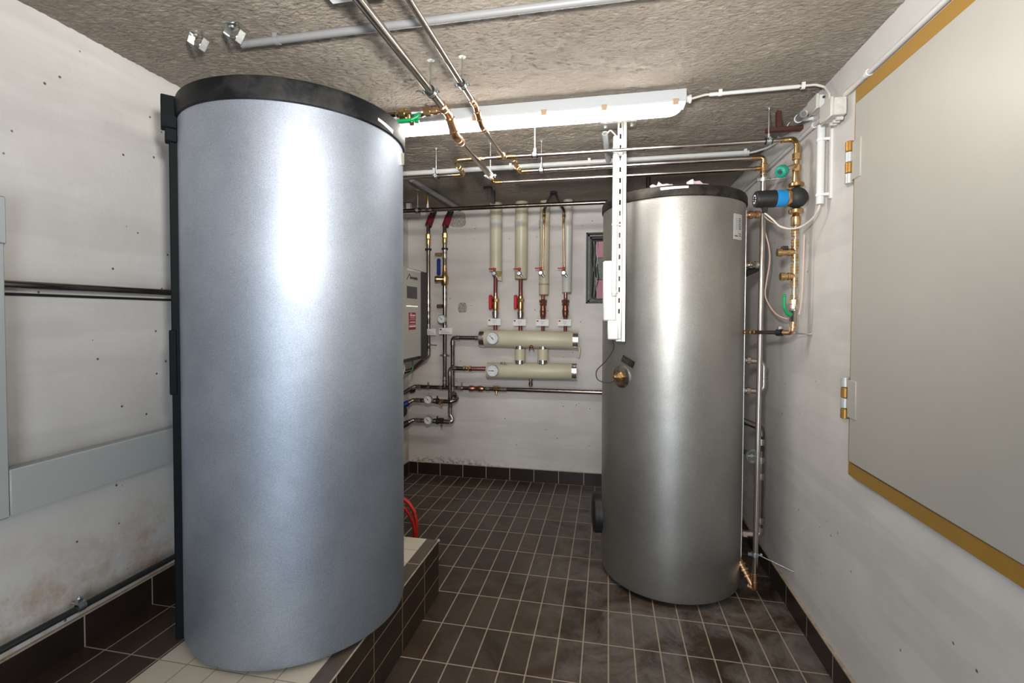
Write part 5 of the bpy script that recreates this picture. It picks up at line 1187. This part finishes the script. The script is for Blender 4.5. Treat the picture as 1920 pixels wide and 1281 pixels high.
# pump riser
YPm = 2.655
xp_ = B(1494, 300, YPm).x
xp_ = min(xp_, .93); 
def pz(py): return B(1494, py, YPm).z
t = thing('pump_riser', (xp_, YPm, pz(625)), 'brass riser with blue pump, taps and green-lever valve on the right wall', 'pipe assembly')
f = MB(); f.tube([(xE-.02, YA, zT-.006), (xp_+.002, YA-.005, zT-.006), (xp_+.002, YPm, pz(270)), (xp_, YPm, pz(298))], rB*1.3, .03); press(f, (xE-.01, YA, zT-.006), (1, 0, 0), rB, .05); press(f, (xp_, YPm, pz(279)), (0, 0, 1), rB, .05)
f.nut((xp_, YPm, pz(294)), (0, 0, 1), .035, .021); f.lathe((xp_, YPm, pz(320)), (0, 0, 1), [(0, .012), (.07, .013)]); f.nut((xp_, YPm, pz(316)), (0, 0, 1), .035, .021)
f.lathe((xp_, YPm, pz(346)), (0, 0, 1), [(0, .020), (.06, .019), (.075, .014)], 20); f.nut((xp_, YPm, pz(347)), (0, 0, 1), .022, .035, 16)
f.nut((xp_, YPm, pz(396.5)), (0, 0, 1), .024, .034, 16); f.lathe((xp_, YPm, pz(424)), (0, 0, 1), [(0, .019), (.004, .022), (.045, .022), (.05, .017), (.07, .012)], 20)
f.build('upper_fittings', 'brass', t)
# wye body of the teal-knob valve
kn = B(1467, 321, YPm-.09); wy = V((xp_, YPm, pz(310)))
MB().tube([wy+(kn-wy)*.1, wy+(kn-wy)*.8], .012).build('bonnet', 'copper', t); f = MB(); f.cyl(wy+(kn-wy)*.5, wy+(kn-wy)*.85, .014); f.build('spindle_collar', 'zinc', t)
kd = (kn-wy).normalized(); m_ = MB(); m_.lathe(kn-kd*.018, kd, [(0, .016), (.004, .026), (.012, .030), (.030, .031), (.040, .026), (.044, .015), (.040, .012), (.040, 0)], 12); m_.build('knob', 'teal', t, label='teal valve knob')
m_ = MB(); m_.cyl(kn+kd*.020, kn+kd*.027, .009, 12); m_.build('knob_screw', 'ink', t)
# pump
pc = V((xp_+.002, YPm, pz(371)))
pump = MB().sphere(pc, .052, 28, 1).build('pump_housing', 'rubber', t, label='black insulated pump housing')
md = V((-1, -.05, -.01)).normalized()
MB().lathe(pc+md*.030, md, [(0, .040), (.012, .046), (.020, .046), (.024, .040)], 28).build('brass_ring', 'brass', pump)
MB().lathe(pc+md*.05, md, [(0, .040), (.004, .043), (.055, .042), (.085, .042)], 32).build('blue_band', 'blue', pump)
mo = MB().lathe(pc+md*.100, md, [(0, .041), (.003, .0435), (.085, .0425), (.095, .040), (.100, .033), (.099, 0)], 32).build('motor_cap', 'black', pump)
m_ = MB().box(pc+md*.15+V((-.012, -.01, -.070)), pc+md*.15+V((.012, .01, -.035)), bev=.003); m_.build('cable_entry', 'black', pump)
m_ = MB(); e_ = pc+md*.1995
for k in range(10):
    aa = k*.62; q = e_+V((0, math.cos(aa)*.02, math.sin(aa)*.02)); m_.box(q-V((.0012, .004, .003)), q+V((.0005, .004, .003)))
m_.build('printed_scale', 'dial', pump)
# lower riser
f = MB(); last = pz(624)
MB().cyl((xp_, YPm, pz(424)), (xp_-.004, YPm, pz(600)), .0115).build('riser_pipe', 'steel', t)
for py in (429, 434, 440, 452, 458, 464, 480, 487, 498, 504, 510, 524, 531, 537, 556): press(f, (xp_-.002, YPm, pz(py)), (0, 0, 1), .0135, .017)
f.nut((xp_-.002, YPm, pz(566)), (0, 0, 1), .026, .021, 8); f.nut((xp_-.002, YPm, pz(572)), (0, 0, 1), .014, .014)
f.build('riser_fittings', 'brass', t)
xl2 = xp_-.004
def side_tap(py, px, cap, nm):
    z = pz(py); xe = B(px, py, YPm).x; m_ = MB().lathe((xl2, YPm, z), (-1, 0, 0), [(0, .016), (.02, .016), (.022, .020), (.03, .020), (.032, .0165), (xl2-xe-.024, .0165), (xl2-xe-.022, .021), (xl2-xe, .020), (xl2-xe, 0)], 18)
    o = m_.build('side_tap', 'brass', t, label=nm)
    if cap: MB().box((xe+.02, YPm-.012, z+.012), (xe+.05, YPm+.012, z+.032), bev=.004).build('tap_cap', 'black', o)
side_tap(473, 1457, True, 'upper drain tap with black cap'); side_tap(518.5, 1463, False, 'lower test tap')
MB().lathe((xl2, YPm, pz(604)), (0, 0, 1), [(0, .014), (.004, .017), (.05, .017), (.054, .02), (.064, .02), (.068, .015), (.09, .015)], 8).build('ball_valve', 'steel', t)
lv = [V((xl2-.012, YPm-.02, pz(590))), V((xl2-.03, YPm-.03, pz(590))), V((xl2-.058, YPm-.035, pz(577))), V((xl2-.064, YPm-.035, pz(556)))]
lv = [B(1484, 590, YPm-.02), B(1476, 590, YPm-.03), B(1470.5, 577, YPm-.035), B(1470.5, 555, YPm-.035)]
MB().tube(lv, .0075, .012, 10).sphere(lv[-1], .0095).nut(lv[0]+V((-.008, 0, 0)), (1, 0, 0), .018, .011).build('green_lever', 'green', t, label='green valve lever')
f = MB(); ee = V((xl2-.004, YPm, pz(624))); pp = V((xt_(3.0)-.02, 3.0, B(1403, 623, 3.0).z))
pp2 = ee+V((-.05, .03, 0)); f.tube([V((xl2, YPm, pz(601))), ee, ee+(pp-ee)*.14], .0135, .018); press(f, (xl2, YPm, pz(610)), (0, 0, 1), .012, .03); f.build('foot_elbow', 'copper', t)
MB().tube([ee+(pp-ee)*.12, pp], .0105).build('return_pipe', 'darksteel', t)
f = MB(); press(f, pp+(ee-pp)*.18, ee-pp, .011, .05); f.nut(pp+(ee-pp)*.30, ee-pp, .02, .015); f.build('port_nut', 'brass', t)
q = ee+(pp-ee)*.22; dq = (pp-ee).normalized()
tc_ = thing('wall_clamp', (XR, YPm-.05, q.z), 'wall clamp at the foot of the brass riser', 'pipe clamp', 'wall clamps with threaded rods')
MB().ring(q, dq, .0105, .03, .008).build('band', 'black', tc_); MB().cyl(q+V((.01, -.012, .0)), V((XR, YPm-.03, q.z-.005)), .003, 8).box(q+V((-.008, -.008, .016)), q+V((.008, .008, .032))).build('threaded_rod', 'zinc', tc_)
# cables on the right wall
def cable(name, P, r, mat, lab, k=8):
    o = MB().tube(smooth_path([V(q) for q in P], k), r, 0, 8).build(name, mat); tag(o, lab, 'cable'); return o
cb = pc+md*.15+V((0, 0, -.070))
cable('pump_cable', [cb, B(1449, 412, 2.62), B(1463, 425, 2.60), B(1482, 429, 2.59), B(1502, 425, 2.57), B(1522, 411, 2.52), B(1533, 395, 2.48), V((xw, yv, b_.z-.0)), V((xw, yv, a_.z+.0))] if False else [cb, B(1449, 412, 2.62), B(1463, 425, 2.60), B(1482, 429, 2.59), B(1502, 425, 2.57), B(1522, 411, 2.52), B(1533, 395, 2.48), B(1537, 384, 2.47)], .0042, 'cable', 'white cable looping from the blue pump up to the wall conduit')
cable('thin_cable', [B(1423, 385, 2.72), B(1433, 405, 2.76), B(1450, 418, 2.74), B(1478, 428, 2.70)], .0022, 'pinkcable', 'very thin pinkish cable behind the pump cable')
cable('thin_cable', [B(1430, 420, 3.0), B(1441, 460, 3.0), B(1443, 490, 3.0), B(1437, 530, 3.0), B(1435, 555, 3.0), B(1447, 580, 2.95), B(1463, 594, 2.85), B(1486, 600, 2.75)], .004, 'pinkcable', 'pale copper-coloured cable loop hanging between the tank and the brass riser')
cable('thin_cable', [B(1508, 440, 2.62), B(1506, 500, 2.62), B(1503, 560, 2.62), B(1498, 590, 2.62)], .003, 'pinkcable', 'straight pale cable running down the right wall beside the brass riser')
cable('thin_cable', [B(1426, 330, 2.93)]*1+[V((.9, 2.93, B(1450, 337, 2.93).z)), V((XR, 2.93, B(1480, 335, 2.93).z))], .003, 'zinc', 'thin metal rod from the tall pipe to the wall') if False else None
# dark red bar under the ceiling near the right wall
q0, q1 = F(1427, 254, 2.60), F(1482, 250, 2.60); o = MB().box((q0.x, 2.70+.05, 2.585), (XR, 2.70+.09, 2.605), bev=.003).build('ceiling_bar', 'brownwood'); tag(o, 'dark red-brown bar just above the pipe elbow by the right wall', 'bar')
MB().box((q0.x+.05, 2.755, 2.605), (q0.x+.07, 2.785, ZC)).build('mount', 'brownwood', o)
# cable going from the rear conduit end to the wall
cable('rear_cable', [V((.885, y2, ZC-.022)), V((.93, y2-.02, ZC-.02)), V((.97, y2-.12, ZC-.03)), V((XR-.015, y2-.3, ZC-.05))], .006, 'conduitwhite', 'short white cable leaving the pale conduit towards the right wall')

# ------------------------------------------------------------------ red hose behind the plinth
t = thing('garden_hose', (-1.18, 2.85, 0), 'coiled red hose lying behind the plinth beside the near tank', 'hose')
P = []
for k in range(90):
    f = k/90; a_ = f*2*math.pi*2.7+.6; lap = f*2.7
    rr = (.205, .165, .19)[min(2, int(lap))]*(1-(lap % 1))+(.165, .19, .15)[min(2, int(lap))]*(lap % 1)
    P.append(V((-1.335+rr*math.cos(a_)*.85-.012*lap, 2.86+.03*math.sin(a_*.5)+.028*lap-.04, .235+rr*math.sin(a_)*1.08)))
MB().tube(P, .0115, 0, 12).build('hose', 'redhose', t)
